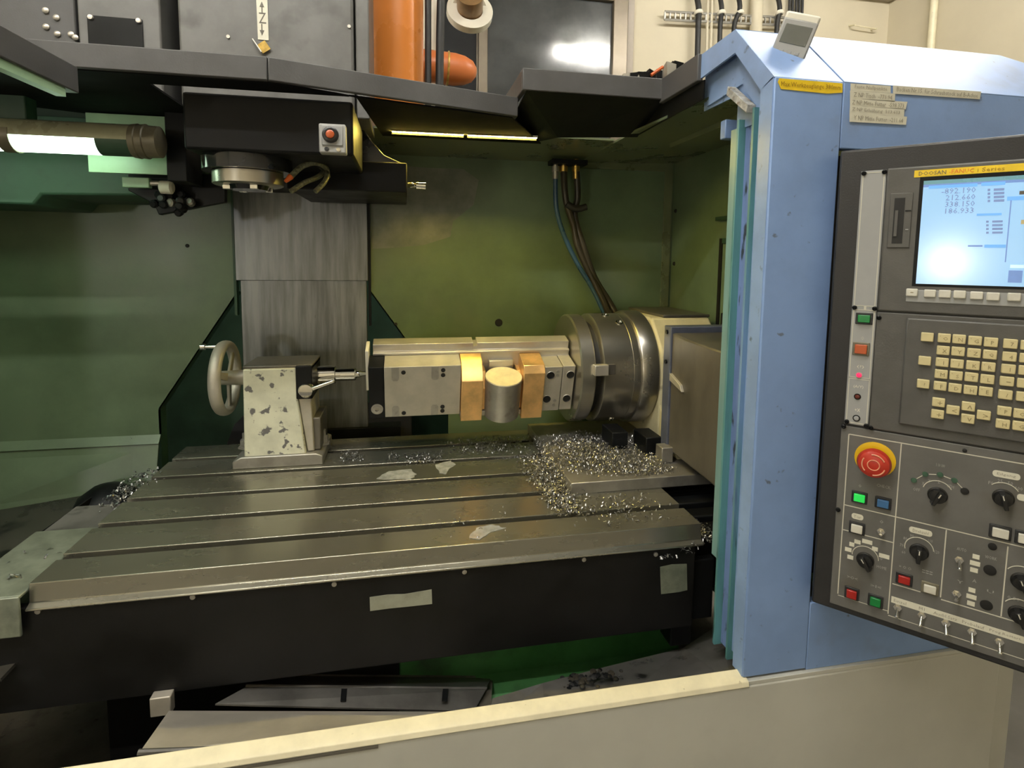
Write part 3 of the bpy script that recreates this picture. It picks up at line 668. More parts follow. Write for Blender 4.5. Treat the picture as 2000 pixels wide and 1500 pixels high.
# right canopy
cr_ = thing('canopy', 'charcoal canopy corner joining the blue enclosure at right', 'canopy', (.45, 1.3, .94))
XL, XR = atY(1021, 160, 1.30).x, .625
MB().box(XL, XR, 1.30, 1.312, .992, 1.042).build('rim', 'grey_paint', cr_, .002)
MB().box(XR-.002, XR+.012, 1.13, 1.312, .985, 1.042).build('side_rim', 'grey_paint', cr_, .002)
MB().box(XL, XL+.012, 1.312, 1.62, .992, 1.042).build('end_rim', 'grey_paint', cr_, .002)
MB().slab([(XL+.01, 1.305, .994), (XR+.01, 1.305, .994), (XR+.02, 1.49, .944), (.43, 1.55, .944), (.38, 1.63, .944), (XL+.01, 1.63, .95)], -.003).build('underside', 'black', cr_)
MB().slab([(XR+.01, 1.305, .994), (XR+.012, 1.12, .985), (XR+.012, 1.12, .945), (XR+.02, 1.49, .944)], -.003).build('side_underside', 'black', cr_)
# clutter lying on the right canopy
cg = thing('chip_heap', 'heap of dark scrap with an orange strip on the canopy corner', 'scrap', (.63, 1.3, 1.042))
for k in range(26):
    x = XR-.03+random.uniform(-.05, .09); y = 1.325+random.uniform(0, .06); s_ = random.uniform(.006, .014); h_ = .02+max(0, x-.57)*.35
    MB().hexa([(x+random.uniform(-s_, s_)*.3+sx_*s_, y+sy_*s_, 1.042+(h_ if up_ else 0)*random.uniform(.6, 1)) for up_ in (0, 1) for sx_, sy_ in ((-1,-1), (1,-1), (1,1), (-1,1))]).build('scrap_piece', random.choice(['black', 'steel_dull', 'grey_paint', 'alu']), cg)
p = atY(1270, 148, 1.32); q = atY(1293, 132, 1.32)
MB().tube([(p.x, 1.315, p.z), (q.x, 1.315, q.z)], .004, 8, 1).build('orange_strip', 'orangetip', cg)

# ================================================================ LAMPS IN THE MACHINE
for (xa, ya_, xb, yb_, lab) in ((765, 257, 906, 264, 'left warm yellow LED strip lamp under the canopy edge'), (913, 264.5, 1049, 270, 'right warm yellow LED strip lamp under the canopy edge, nearer the chuck')):
    p = atZ(xa, ya_, .936); q = atZ(xb, yb_, .936)
    t = thing('strip_lamp', lab, 'lamp', ((p.x+q.x)/2, p.y, .93), 'LED strip lamps')
    n = 14; dy = (q.y-p.y)/(q.x-p.x)
    MB().hexa([(p.x, p.y-.008, .938), (q.x, q.y-.008, .938), (q.x, q.y+.008, .938), (p.x, p.y+.008, .938), (p.x, p.y-.008, .9415), (q.x, q.y-.008, .9415), (q.x, q.y+.008, .9415), (p.x, p.y+.008, .9415)]).build('carrier', 'whiteplastic', t)
    MB().hexa([(p.x, p.y+.007, .931), (q.x, q.y+.007, .931), (q.x, q.y+.009, .931), (p.x, p.y+.009, .931), (p.x, p.y+.007, .9415), (q.x, q.y+.007, .9415), (q.x, q.y+.009, .9415), (p.x, p.y+.009, .9415)]).build('light_shield', 'matteblack', t)  # added black lip, blocks lamp light from the upper back wall
    MB().hexa([(p.x, p.y-.0052, .9360), (q.x, q.y-.0052, .9360), (q.x, q.y-.0042, .9360), (p.x, p.y-.0042, .9360), (p.x, p.y-.0052, .9415), (q.x, q.y-.0052, .9415), (q.x, q.y-.0042, .9415), (p.x, p.y-.0042, .9415)]).build('front_light_shield', 'whiteplastic', t)  # added lip, keeps the LED light off the canopy underside
    for k in range(n):
        cx = p.x+(q.x-p.x)*(k+.5)/n; cy = p.y+(cx-p.x)*dy; hw = (q.x-p.x)/n*.40
        MB().box(cx-hw, cx+hw, cy-.0036, cy+.0036, .9357, .938).build('led', 'led', t)
YT = 1.42
p = atY(-70, 270, YT); q = atY(316, 280, YT); r = .036
cz = (atY(290, 248, YT).z+atY(290, 306, YT).z)/2
tl = thing('tube_lamp', 'round machine lamp with glowing white tube at the left', 'lamp', (q.x-.2, YT, cz-r))
xa_, xb_ = -1.30, atY(262, 280, YT).x; xg = atY(200, 280, YT).x; xm = atY(25, 280, YT).x
# upper reflector half, lower lit half
def half(x0, x1, r, a0, a1, n=14, th=.002):
    mb = MB(); pts = []
    for k in range(n+1):
        a_ = a0+(a1-a0)*k/n; pts.append((YT+math.cos(a_)*r, cz+math.sin(a_)*r))
    for k in range(n, -1, -1):
        a_ = a0+(a1-a0)*k/n; pts.append((YT+math.cos(a_)*(r-th), cz+math.sin(a_)*(r-th)))
    return mb.prism(pts, 'X', x0, x1)
half(xa_, xb_, r, -.1, PI+.1).build('light_shield', 'lampglass', tl)
half(xa_, xm-.012, r-.002, PI+.1, 2*PI-.1).build('lit_window', 'tube', tl)
half(xm+.012, xg, r-.002, PI+.1, 2*PI-.1).build('lit_window', 'tube', tl)
half(xm-.012, xm+.012, r+.001, PI-.3, 2*PI+.3).build('clamp_band', 'lampcap', tl)
half(xg, xb_, r-.001, PI+.1, 2*PI-.1).build('dark_window', 'green_dark', tl)
MB().lathe((xb_, YT, cz), (1, 0, 0), [(0, r+.001), (.012, r+.003), (.014, r+.001), (.028, r+.003), (.030, r), (.055, r-.001), (.058, r-.008), (.058, 0)], 36).build('end_cap', 'lampcap', tl)
MB().box(xm-.035, xm+.035, YT-.01, YT+.03, cz+r-.003, .955).build('bracket', 'green_dark', tl, .003)
# plate and post behind the lamp
p = atY(173, 336, 1.52); q = atY(327, 228, 1.52)
tag(MB().box(p.x, q.x, 1.52, 1.526, p.z, q.z).build('lamp_back_plate', 'platelite', None, .001), 'pale green plate behind the tube lamp end', 'plate')
p = atY(326, 345, 1.49); q = atY(360, 226, 1.49)
tag(MB().box(p.x, q.x, 1.49, 1.60, p.z-.01, .95).build('post', 'black', None, .002), 'black upright post between tube lamp and spindle head', 'post')
# tool changer housing
p = atY(330, 395, 1.66)
zl = atY(100, 392, 1.66).z
tag(MB().prism([(-1.35, zl-.01), (-.95, zl-.012), (-.93, zl+.015), (p.x-.06, zl+.02), (p.x, zl+.06), (p.x, .955), (-1.35, .955)], 'Y', 1.66, 1.94).build('tool_changer_housing', 'green_dark', None, .006), 'dark green tool changer housing behind the tube lamp', 'housing')
tcx = thing('tool_changer', 'dark tool changer cluster hanging beside the green wall', 'tool changer', (atY(340, 400, 1.6).x, 1.6, atY(340, 425, 1.6).z))
p = atY(246, 367, 1.6); q = atY(297, 349, 1.6)
MB().box(p.x, q.x, 1.58, 1.60, p.z, q.z).build('pale_block', 'platelite', tcx, .002)
p = atY(325, 366, 1.58)
MB().lathe((p.x-.016, 1.58, p.z), (1, 0, 0), [(0, .010), (.004, .017), (.028, .017), (.032, .012), (.032, 0)], 20).build('white_roller', 'whiteplastic', tcx)
p = atY(305, 358, 1.59)
MB().cyl((p.x-.012, 1.59, p.z), (p.x+.01, 1.59, p.z), .007, 10).build('pin', 'steel', tcx)
c_ = atY(335, 396, 1.60)
for k in range(16):
    a_ = random.uniform(0, 2*PI); rr = random.uniform(.006, .045)
    x = c_.x+math.cos(a_)*rr; z = c_.z+math.sin(a_)*rr*.9
    MB().lathe((x, 1.6+random.uniform(-.015, .02), z), (random.uniform(-.4, .4), -1, random.uniform(-.4, .4)), [(0, .010), (.012, .011), (.016, .007), (.016, 0)], 10).build('fitting', random.choice(['black', 'rubber', 'steel_dull', 'black']), tcx)
MB().slab([(atY(250, 372, 1.63).x, 1.63, atY(250, 372, 1.63).z), (atY(300, 398, 1.63).x, 1.63, atY(300, 398, 1.63).z), (atY(310, 420, 1.63).x, 1.63, atY(320, 420, 1.63).z), (atY(440, 400, 1.63).x, 1.63, atY(440, 395, 1.63).z), (atY(440, 340, 1.63).x, 1.63, atY(440, 340, 1.63).z), (atY(250, 340, 1.63).x, 1.63, atY(250, 340, 1.63).z)], .02).build('arm_plate', 'black', tcx, .002)

# hoses to the rotary table
def bundle():
    Yh = 1.86
    zt_ = atY(1100, 318, Yh).z
    mf = thing('hose_manifold', 'dark hose bracket with brass fittings under the ceiling guard', 'bracket', (atY(1110, 318, Yh).x, Yh, zt_))
    x0, x1 = atY(1074, 318, Yh).x, atY(1143, 318, Yh).x
    MB().box(x0, x1, Yh-.03, Yh+.03, zt_-.008, zt_+.008).build('bracket_plate', 'black', mf, .002)
    for x in (1085, 1101, 1125):
        c_ = atY(x, 318, Yh); MB().lathe((c_.x, Yh, c_.z), (0, 0, 1), [(-.055, .010), (-.03, .011), (-.03, .014), (-.012, .014), (-.012, .009), (.012, .009)], 12).build('fitting', 'brassn' if x > 1090 else 'steel_dull', mf)
    H = [('hose_blue', .0085, 'thin blue hose, leftmost of the bundle running to the rotary table', [(1085, 335, 0), (1086, 400, 0), (1098, 450, 0), (1125, 510, 0), (1155, 560, 0), (1180, 612, 0), (1190, 640, .05)]),
         ('hose', .0115, 'black hose running down from the brass fitting, middle of the bundle', [(1101, 335, 0), (1105, 390, -.01), (1120, 440, 0), (1128, 480, 0), (1150, 530, 0), (1175, 580, -.01), (1192, 625, 0), (1196, 645, .05)]),
         ('hose', .0115, 'black hose crossing over its neighbour, rightmost of the bundle', [(1126, 335, 0), (1128, 385, .01), (1122, 420, .01), (1136, 470, .0), (1160, 540, .0), (1190, 590, 0), (1206, 620, 0), (1210, 645, .05)])]
    for m_, r_, lab, pts in H:
        P = [atY(x, y, Yh+dy) for x, y, dy in pts]
        tag(MB().tube(P, r_, 12, 8).build('hose', m_), lab, 'hose', 'hoses to the rotary table')
    p = atY(1106, 398, Yh-.02); q = atY(1145, 404, Yh-.02)
    tag(MB().tube([p, (p+q)/2+Vector((0, 0, -.012)), q], .012, 10, 6).build('hose_clip', 'rubber'), 'black rubber clip tying the hoses together', 'clip')
bundle()

# ================================================================ TAILSTOCK
AX_Y, AX_Z = 1.70, .242
ts = thing('tailstock', 'chipped white tailstock with handwheel bolted to the worktable', 'tailstock', (-.36, 1.70, 0))
MB().prism([(-.478, .0), (-.478, .022), (-.455, .034), (-.255, .034), (-.236, .026), (-.236, 0)], 'Y', 1.605, 1.80).build('base', 'steel_dull', ts, .003)
YF = 1.615
MB().prism([(-.449, .03), (-.445, .282), (-.306, .282), (-.303, .195), (-.283, .03)], 'Y', YF, 1.775).build('body', 'whitechip', ts, .004)
MB().box(-.447, -.262, YF+.006, 1.775, .276, .290).build('top_cap', 'motorcover', ts, .003)
MB().box(-.306, -.262, YF-.002, 1.77, .192, .288).build('clamp_block', 'black', ts, .003)
MB().prism([(-.303, .192), (-.268, .192), (-.262, .035), (-.281, .035)], 'Y', YF+.01, 1.765).build('rib', 'alu', ts, .003)
MB().box(-.268, -.245, YF+.02, 1.77, .035, .13).build('rear_rib', 'motorcover', ts, .003)
MB().lathe((-.264, AX_Y, AX_Z), (1, 0, 0), [(0, .027), (.055, .027), (.057, .025), (.057, .019), (.112, .019), (.115, .016), (.115, .010), (.128, .010), (.132, .007), (.152, .002), (.152, 0)], 32).build('quill', 'chrome', ts)
hw = MB().torus((-.515, AX_Y, AX_Z), (1, 0, 0), .098, .011, .017, 56, 14); hw.build('handwheel_rim', 'alu', ts)
MB().lathe((-.53, AX_Y, AX_Z), (1, 0, 0), [(0, .014), (.0, .020), (.05, .022), (.085, .022)], 24).build('handwheel_hub', 'alu', ts)
for k in range(3):
    a_ = k*2*PI/3+.75
    u_ = Vector((0, math.cos(a_), math.sin(a_))); o_ = Vector((-.507, AX_Y, AX_Z)); s_ = Vector((0, -math.sin(a_), math.cos(a_)))
    P0, P1 = o_+u_*.012, o_+u_*.094+Vector((-.006, 0, 0)); t_ = Vector((.004, 0, 0))
    MB().hexa([P0-s_*.012-t_, P0+s_*.012-t_, P0+s_*.012+t_, P0-s_*.012+t_, P1-s_*.009-t_, P1+s_*.009-t_, P1+s_*.009+t_, P1-s_*.009+t_]).build('spoke', 'alu', ts, .002)
hp_ = atY(425, 678, 1.68)
MB().lathe((-.515, 1.68, AX_Z+.095), (-1, 0, 0), [(0, .006), (.045, .005), (.045, .009), (.056, .009), (.060, .005), (.060, 0)], 16).build('handle', 'chrome', ts)
lv = atY(597, 764, YF-.02)
MB().lathe((lv.x, YF+.0, lv.z), (0, -1, 0), [(0, .021), (.016, .021), (.021, .018), (.023, .0)], 28).build('lock_hub', 'chrome', ts)
q = atY(650, 746, YF-.03)
MB().tube([(lv.x+.012, YF-.014, lv.z+.003), (q.x, YF-.02, q.z)], lambda t: .0062-.001*t, 12, 1).build('lock_lever', 'chrome', ts)
for x in (-.468, -.247):
    MB().lathe((x, 1.70, .03), (0, 0, 1), [(0, .02), (.006, .02), (.006, .014), (.026, .014), (.028, .008), (.045, .008), (.045, 0)], 6 if x < -.4 else 6).build('clamp_nut', 'steel_dull', ts)

# ================================================================ VICE BETWEEN CHUCK AND TAILSTOCK (turned a little towards the viewer)
TILT = math.radians(16)
vs_ = thing('machine_vice', 'long steel machine vice held between chuck and tailstock', 'vice', (0, AX_Y, AX_Z), None, (TILT, 0, 0), True)
def vb(name, m, x0, x1, y0, y1, z0, z1, bev=.0015): return MB().box(x0, x1, y0, y1, z0, z1).build(name, m, vs_, bev)
zT, zB, yF, yR = .078, -.092, -.112, -.032
MB().prism([(yF+.004, zB), (yF, zB+.004), (yF, zT-.022), (yF+.0, zT-.0), (yR, zT), (yR, zB)], 'X', -.105, -.062).build('end_block', 'black', vs_, .0015)
MB().lathe((-.083, yF, zB+.035), (0, -1, 0), [(0, .017), (.002, .017), (.002, .012), (.005, .012), (.006, .0055), (.002, .005), (.002, 0)], 24).build('socket_screw', 'steel_dull', vs_)
body = vb('fixed_body', 'alu', -.061, .158, yF, yR, zB+.006, zT, .0012)
for (x, z0_, z1_) in ((-.030, zT-.045, zT-.001), (.083, zT-.045, zT-.001), (-.030, zB+.007, zB+.042), (.083, zB+.007, zB+.042)):
    MB().prism([(x-.0105, z0_ if z0_ < 0 else z0_+.006), (x-.006, z0_), (x+.006, z0_), (x+.0105, z0_+.006 if z0_ > 0 else z0_), (x+.0105, z1_-.006 if z0_ < 0 else z1_), (x+.006, z1_), (x-.006, z1_), (x-.0105, z1_-.006 if z0_ < 0 else z1_)], 'Y', yF-.0006, yF+.002).build('groove', 'steel_dull', body)
for (x, z) in ((-.007, zT-.018), (-.007, zB+.018), (.106, zT-.014), (.106, zT-.030), (.106, zB+.020), (.106, zB+.034)):
    MB().lathe((x, yF, z), (0, -1, 0), [(0, .0065), (.0012, .0065), (.0012, .004), (.0006, .0)], 14).build('screw_hole', 'hole', body)
# long rail behind
rl = MB()
rail = [(-.035, -.092), (-.035, .086), (-.024, .0865), (-.024, .108), (.020, .108), (.020, -.092)]
rl.prism(rail, 'X', -.095, .202); rl.build('rail', 'steel', vs_, .001)
MB().prism(rail, 'X', .214, .505).build('rail', 'steel', vs_, .001)
MB().prism([(-.035, -.092), (-.035, .086), (-.024, .0865), (-.024, .098), (.020, .098), (.020, -.092)], 'X', .202, .214).build('rail_notch', 'steel', vs_)
vb('rail_ledge', 'steel', -.095, .505, -.038, -.034, .079, .0855, .001)
vb('end_plate', 'whiteplastic', -.116, -.106, -.05, .02, -.03, .10)
# brass-coloured jaws, yellow lamp light put into their colour
MB().prism([(yF-.012, zB-.012), (yF-.012, .030), (yF+.030, .072), (yR, .080), (yR, zB-.012)], 'X', .160, .224).build('jaw', 'brass', vs_, .0015)
MB().prism([(yF+.005, zB+.015), (yF+.005, -.005), (yF+.04, .035), (yR, .035), (yR, zB+.015)], 'X', .224, .237).build('jaw_insert', 'brass', vs_, .0015)
MB().prism([(yF-.012, zB-.012), (yF-.012, .050), (yF+.004, .070), (yR, .076), (yR, zB-.012)], 'X', .345, .410).build('jaw', 'brass', vs_, .0015)
MB().prism([(yF+.005, zB+.015), (yF+.005, -.005), (yF+.04, .035), (yR, .035), (yR, zB+.015)], 'X', .334, .345).build('jaw_insert', 'brass', vs_, .0015)
vb('base_strip', 'steel_dull', .158, .41, yF, yR, zB-.004, zB+.012)
vb('stop_bar', 'steel', .25, .325, -.05, -.03, .02, .058)
vb('moving_block', 'alu', .411, .466, yF, yR, zB+.004, .064)
vb('chuck_block', 'alu', .468, .506, yF, yR, zB+.006, .066)
for (x, z) in ((.430, .036), (.492, .036), (.425, -.046), (.488, -.046)):
    MB().lathe((x, yF-.0005, z), (0, -1, 0), [(0, .0125), (.0015, .0125), (.0018, .0105), (.0005, .0098), (.0005, .0)], 24).build('socket_screw', 'hole', vs_)
    MB().torus((x, yF-.001, z), (0, 1, 0), .0122, .0012, .0012, 24, 6).build('countersink', 'steel', vs_)
for (x, z) in ((.452, .048), (.452, .036), (.449, -.068), (.451, -.052)):
    MB().lathe((x, yF-.0005, z), (0, -1, 0), [(0, .005), (.0012, .005), (.0012, .003), (.0004, 0)], 12).build('screw_hole', 'steel_dull', vs_)
tag(MB().lathe((0, 0, 0), (0, 0, 1), [(-.128, 0), (-.128, .054), (.0, .056), (.0, 0)], 48).build('workpiece', 'steel_dull', None, 0, True, (0, 0, 0)), 'round steel workpiece clamped between the vice jaws', 'workpiece')
wp = bpy.data.objects['workpiece']; MB().lathe((0, 0, 0), (0, 0, 1), [(.0, 0), (.0, .0555), (.0025, .0545), (.0025, 0)], 48).build('lit_milled_top', 'face', wp); wp.location = (.287, AX_Y-.110, AX_Z+.002); wp.rotation_euler = (TILT+math.radians(3), 0, 0)  # top disc in the brighter tone that carries the lamp light

# ================================================================ ROTARY TABLE WITH CHUCK
rt = thing('rotary_table', 'cream rotary table with large turned steel chuck at the right of the worktable', 'rotary table', (.7, 1.6, 0))
MB().box(.41, .82, 1.292, 1.80, 0, .03).build('base_plate', 'steel_dull', rt, .002)
O = (0, AX_Y, AX_Z+.003)
MB().lathe(O, (1, 0, 0), [(.510, 0), (.510, .168), (.514, .173), (.552, .173), (.556, .169), (.556, 0)], 72).build('face_plate', 'chuck', rt)
MB().lathe(O, (1, 0, 0), [(.556, .150), (.580, .150)], 48).build('gap_ring', 'hole', rt)
MB().lathe(O, (1, 0, 0), [(.578, 0), (.578, .168), (.583, .175), (.674, .175), (.675, .174), (.676, .175), (.70, .175), (.702, .172)], 72).build('chuck_body', 'chuck', rt)
MB().lathe(O, (1, 0, 0), [(.700, .15), (.700, .181), (.704, .184), (.752, .184), (.757, .178), (.757, 0)], 72).build('flange', 'chuck', rt)
# drive block bridging the gap, wrench sockets
ang = math.radians(20)
def onrim(x, r, a): return Vector((x, AX_Y-math.cos(a)*r, AX_Z+.003+math.sin(a)*r))
bx_ = atY(1168, 723, AX_Y-.18)
MB().box(.545, .588, AX_Y-.190, AX_Y-.165, bx_.z-.016, bx_.z+.016).build('drive_block', 'steel', rt, .002)
MB().box(.589, .613, AX_Y-.1785, AX_Y-.16, bx_.z-.015, bx_.z+.015).build('socket', 'motorcover', rt, .001)
for a_, x in ((80, .632), (-62, .642), (62, .66)):
    a_ = math.radians(a_); c_ = onrim(x, .173, a_); d_ = Vector((0, -math.cos(a_), math.sin(a_)))
    MB().lathe(c_, d_, [(0, .012), (.004, .012), (.005, .008), (.001, .006), (.001, 0)], 20).build('plug', 'chrome', rt)
# cream housing
MB().prism([(1.52, .06), (1.52, .32), (1.60, .415), (1.86, .415), (1.90, .38), (1.90, .03), (1.46, .03)], 'X', .757, .96).build('housing', 'cream_cast', rt, .008)
MB().prism([(1.40, .03), (1.52, .16), (1.52, .03)], 'X', .757, .96).build('foot', 'cream_cast', rt, .004)
MB().box(.80, .96, 1.60, 1.88, .415, .424).build('top_plate', 'motorcover', rt, .002)
MB().box(.935, .99, 1.40, 1.50, .38, .44).build('connector', 'black', rt, .003)
# motor cover on the near side
MC = .732
MB().prism([(1.405, .045), (1.405, .412), (1.445, .412), (1.445, .045)], 'X', MC-.006, .99).build('motor_flange', 'bluegrey', rt, .003)
MB().prism([(1.12, .050), (1.12, .383), (1.33, .388), (1.408, .395), (1.408, .060)], 'X', MC, .99).build('motor_cover', 'motorcover', rt, .005)
MB().hexa([(MC-.008, 1.33, .245), (MC+.01, 1.33, .245), (MC+.01, 1.40, .262), (MC-.008, 1.40, .262), (MC-.008, 1.34, .262), (MC+.01, 1.34, .262), (MC+.01, 1.40, .282), (MC-.008, 1.40, .282)]).build('small_bracket', 'alu', rt, .001)
MB().box(.83, .90, 1.20, 1.26, .385, .398).build('cover_plug', 'black', rt, .003)
for z in (.395, .31): MB().lathe((MC-.006, 1.425, z), (-1, 0, 0), [(0, .006), (.004, .006), (.004, 0)], 12).build('screw', 'black', rt)
for (x, y) in ((.60, 1.50), (.68, 1.44)): MB().box(x, x+.05, y, y+.09, .03, .085).build('clamp', 'black', rt, .003)
MB().box(.70, .735, 1.38, 1.42, .03, .075).build('clamp', 'steel_dull', rt, .003)

# ================================================================ BLUE FRONT ENCLOSURE
be = thing('front_enclosure', 'blue painted machine enclosure front with sloping roof edge at right', 'machine enclosure', (1.0, .95, -.2))
YE = .88; XE = .632; XS = .770; ZBt = -.2; ZTp = .917
MB().box(XE, XS-.001, YE, YE+.02, ZBt, ZTp).build('column_panel', 'blue', be, .002)
MB().box(XS+.001, 1.75, YE+.001, YE+.02, .802, ZTp+.002).build('upper_panel', 'blue', be, .002)
MB().box(XS+.0, 1.30, YE+.0005, YE+.02, ZBt-.004, -.064).build('lower_panel', 'blue', be, .002)
MB().box(XS+.002, 1.75, YE+.10, YE+.11, -.07, .81).build('recess_panel', 'black', be)
MB().box(XS-.004, XS+.0, YE+.01, YE+.10, -.066, .802).build('recess_side', 'black', be)
MB().slab([(XE, YE, ZTp), (XS-.001, YE, ZTp), (XS-.001, 1.007, 1.045), (XE, 1.007, 1.045)], -.004).build('roof_slope', 'blue', be, .001)
MB().slab([(XS+.001, YE, ZTp+.001), (1.55, YE, ZTp+.001), (1.26, 1.007, 1.046), (XS+.001, 1.007, 1.046)], -.004).build('roof_slope', 'blue', be, .001)
MB().slab([(1.55, YE, ZTp), (1.8, 1.3, .93), (1.5, 1.3, 1.045), (1.26, 1.007, 1.045)], -.004).build('roof_slope', 'blue', be, .001)
MB().slab([(XE, 1.006, 1.045), (1.26, 1.006, 1.045), (1.5, 1.3, 1.045), (XE, 1.13, 1.04)], -.004).build('roof_top', 'blue', be)
# bordered gable on the left side
P_ = [(.882, ZBt), (.882, ZTp), (1.007, 1.043), (1.128, 1.038), (1.126, .992), (1.004, 1.000), (.918, .905), (.914, ZBt)]
MB().prism([(.884, ZBt), (.884, ZTp+.002), (.918, .905), (.914, ZBt)], 'X', XE-.0008, XE+.004).build('side_border', 'blue_edge', be)
MB().prism([(.8805, ZTp), (1.007, 1.0445), (1.004, 1.000), (.918, .905)], 'X', XE-.0008, XE+.004).build('side_border', 'blue_edge', be)
MB().prism([(1.007, 1.0445), (1.14, 1.040), (1.136, .990), (1.004, 1.000)], 'X', XE-.0008, XE+.004).build('side_border', 'blue_edge', be)
# inner recess
MB().prism([(.912, ZBt), (.912, .91), (1.004, 1.005), (1.14, .995), (1.14, .935), (1.01, .945), (.955, .88), (.955, ZBt)], 'X', XE+.022, XE+.026).build('inner_border', 'blue_edge', be)
MB().prism([(.90, .86), (.90, .92), (1.006, 1.035), (1.16, 1.03), (1.16, .93), (1.03, .93), (1.03, .86)], 'X', XE+.027, XE+.030).build('back_plate', 'blue_edge', be)
MB().box(XE+.012, XE+.030, .952, .958, ZBt-.02, .885).build('guide_edge', 'teal', be)
MB().box(XE+.030, XE+.034, .955, 1.005, ZBt-.02, .89).build('guide_face', 'bluescuff', be)
MB().box(XE+.014, XE+.034, 1.003, 1.010, -.225, .875).build('guide_rib', 'teal', be, .001)
MB().box(XE+.016, XE+.022, 1.008, 1.032, -.035, .86).build('door_strip', 'seafoam', be, .001)
MB().box(XE+.024, XE+.030, 1.008, 1.026, -.225, -.03).build('door_strip', 'teal', be, .001)
MB().box(XE+.034, XE+.040, 1.0, 1.03, -.225, .94).build('jamb', 'green_dark', be)
c0 = atX(1424, 172, XE+.01); c1 = atX(1463, 210, XE+.01)
MB().hexa([(XE+.004, c1.y, c1.z-.010), (XE+.022, c1.y, c1.z-.010), (XE+.022, c0.y, c0.z-.014), (XE+.004, c0.y, c0.z-.014), (XE+.004, c1.y-.004, c1.z+.004), (XE+.022, c1.y-.004, c1.z+.004), (XE+.022, c0.y-.004, c0.z+.002), (XE+.004, c0.y-.004, c0.z+.002)]).build('strip_end', 'scuff', be, .001)
MB().box(XE+.045, XE+.10, 1.10, 1.12, .86, .90).build('rear_bracket', 'blue', be, .002)
p = atX(1450, 1020, XE); MB().box(XE-.0006, XE, p.y-.001, p.y+.002, p.z-.009, p.z+.009).build('paint_nick', 'ink', be)
# stickers
ly = quadpart('yellow_label', [(1519, 160), (1522, 153), (1645, 163), (1645, 181), (1616, 183), (1525, 174)], YE-.0006, 'labelyellow', be, -.0006); tag(ly, 'yellow lettered label')
def ptext(nm, s, x0, y0, x1, y1, hpx, Y, m, parent):
    a_ = atY(x0, y0, Y); b_ = atY(x1, y1, Y); h = hpx/1020
    ang = math.atan2(b_.z-a_.z, b_.x-a_.x)
    o = text(nm, s, (Vector((b_.x-a_.x, b_.z-a_.z))).length, h, m, parent, ((a_.x+b_.x)/2, Y-.0008, (a_.z+b_.z)/2), (PI/2, -ang, 0)); return o
ptext('lettering', 'Max.Werkzeuglänge 380mm', 1525, 165, 1642, 173, 11, YE-.0012, 'inkbrown', ly)
rows = [([(1661, 163), (1739, 168), (1739, 182), (1661, 177)], 'Feste Nullpunkte', (1669, 169.5, 1732, 175)),
        ([(1660, 177), (1748, 183), (1747, 199), (1660, 192)], 'Z NP Tisch  -771.94', (1667, 184.5, 1742, 191)),
        ([(1660, 192), (1772, 199), (1768, 214), (1660, 206)], 'Z NP Mitte Futter  -598.373', (1664, 199.5, 1765, 207)),
        ([(1660, 206), (1766, 213), (1765, 228), (1659, 222)], 'Z NP Erhöhung  513.613', (1664, 214, 1757, 221)),
        ([(1659, 222), (1771, 228), (1769, 244), (1659, 238)], 'Y NP Mitte Futter  -211.64', (1667, 229.5, 1763, 236))]
for pts, s, (xa, ya, xb, yb) in rows:
    l_ = quadpart('white_label', pts, YE-.0004, 'labelwhite', be, -.0006)
    ptext('lettering', s, xa, ya, xb, yb, 8, YE-.001, 'inkgrey', l_)
l_ = quadpart('white_label', [(1744, 167), (1916, 179), (1913, 194), (1744, 183)], YE-.0004, 'labelwhite', be, -.0006)
ptext('lettering', 'Backen Nr.15. für Schraubstock auf B-Achse', 1751, 174, 1909, 187, 8, YE-.001, 'inkgrey', l_)

# ---- cream base panel with sill
bp_ = thing('base_panel', 'cream grey base panel with pale sill along the machine front', 'machine panel', (.2, .88, -.95))
MB().prism([(.870, -.212), (.873, -.204), (.878, -.2015), (.899, -.1965), (.902, -.199), (.902, -.26), (.894, -.26), (.894, -.206), (.876, -.212)], 'X', -1.5, .64).build('sill', 'sill', bp_, .001)
MB().box(-1.5, 1.235, .872, .893, -.95, -.212).build('front_sheet', 'cream_panel', bp_, .003)
MB().box(.64, 1.235, .874, .893, -.212, -.204).build('top_edge', 'cream_panel', bp_, .001)
MB().box(-.62, -.05, .8705, .8725, -.2195, -.2145).build('seal_line', 'ink', bp_)
MB().box(1.235, 1.30, .89, 1.2, -.95, -.20).build('end_sheet', 'cream_panel', bp_)

# ---- small display standing on the roof edge
def display():
    c = atY(1552, 74, .945)
    # axes: right, up, out (leaning over to the right, tilted back)
    fwd = (CAM-c).normalized(); up0 = Vector((0, 0, 1)); rgt = up0.cross(fwd).normalized(); upv = fwd.cross(rgt)
    roll = math.radians(-20)
    r2 = rgt*math.cos(roll)+upv*math.sin(roll); u2 = -rgt*math.sin(roll)+upv*math.cos(roll)
    u2 = (u2-fwd*.25).normalized(); o2 = r2.cross(u2).normalized()
    t = thing('climate_display', 'small grey digital display leaning on the blue roof edge', 'display', c-u2*.04)
    def ob(name, m, a, b, c0, c1, d0, d1, bev=0):
        P = lambda i, j, k: c+r2*i+u2*j+o2*k
        return MB().hexa([P(a, c0, d0), P(b, c0, d0), P(b, c1, d0), P(a, c1, d0), P(a, c0, d1), P(b, c0, d1), P(b, c1, d1), P(a, c1, d1)]).build(name, m, t, bev)
    ob('case', 'devgrey', -.0305, .0305, -.037, .030, -.012, .006, .003)
    ob('cap', 'whiteplastic', -.0305, .0305, .026, .042, -.012, .004, .004)
    ob('lcd', 'lcd', -.0235, .0235, -.013, .020, .0055, .0068, .001)
    for k in (-.014, 0, .014): ob('button', 'strip', k-.004, k+.004, -.030, -.024, .0055, .0068, .001)
    return t
display()

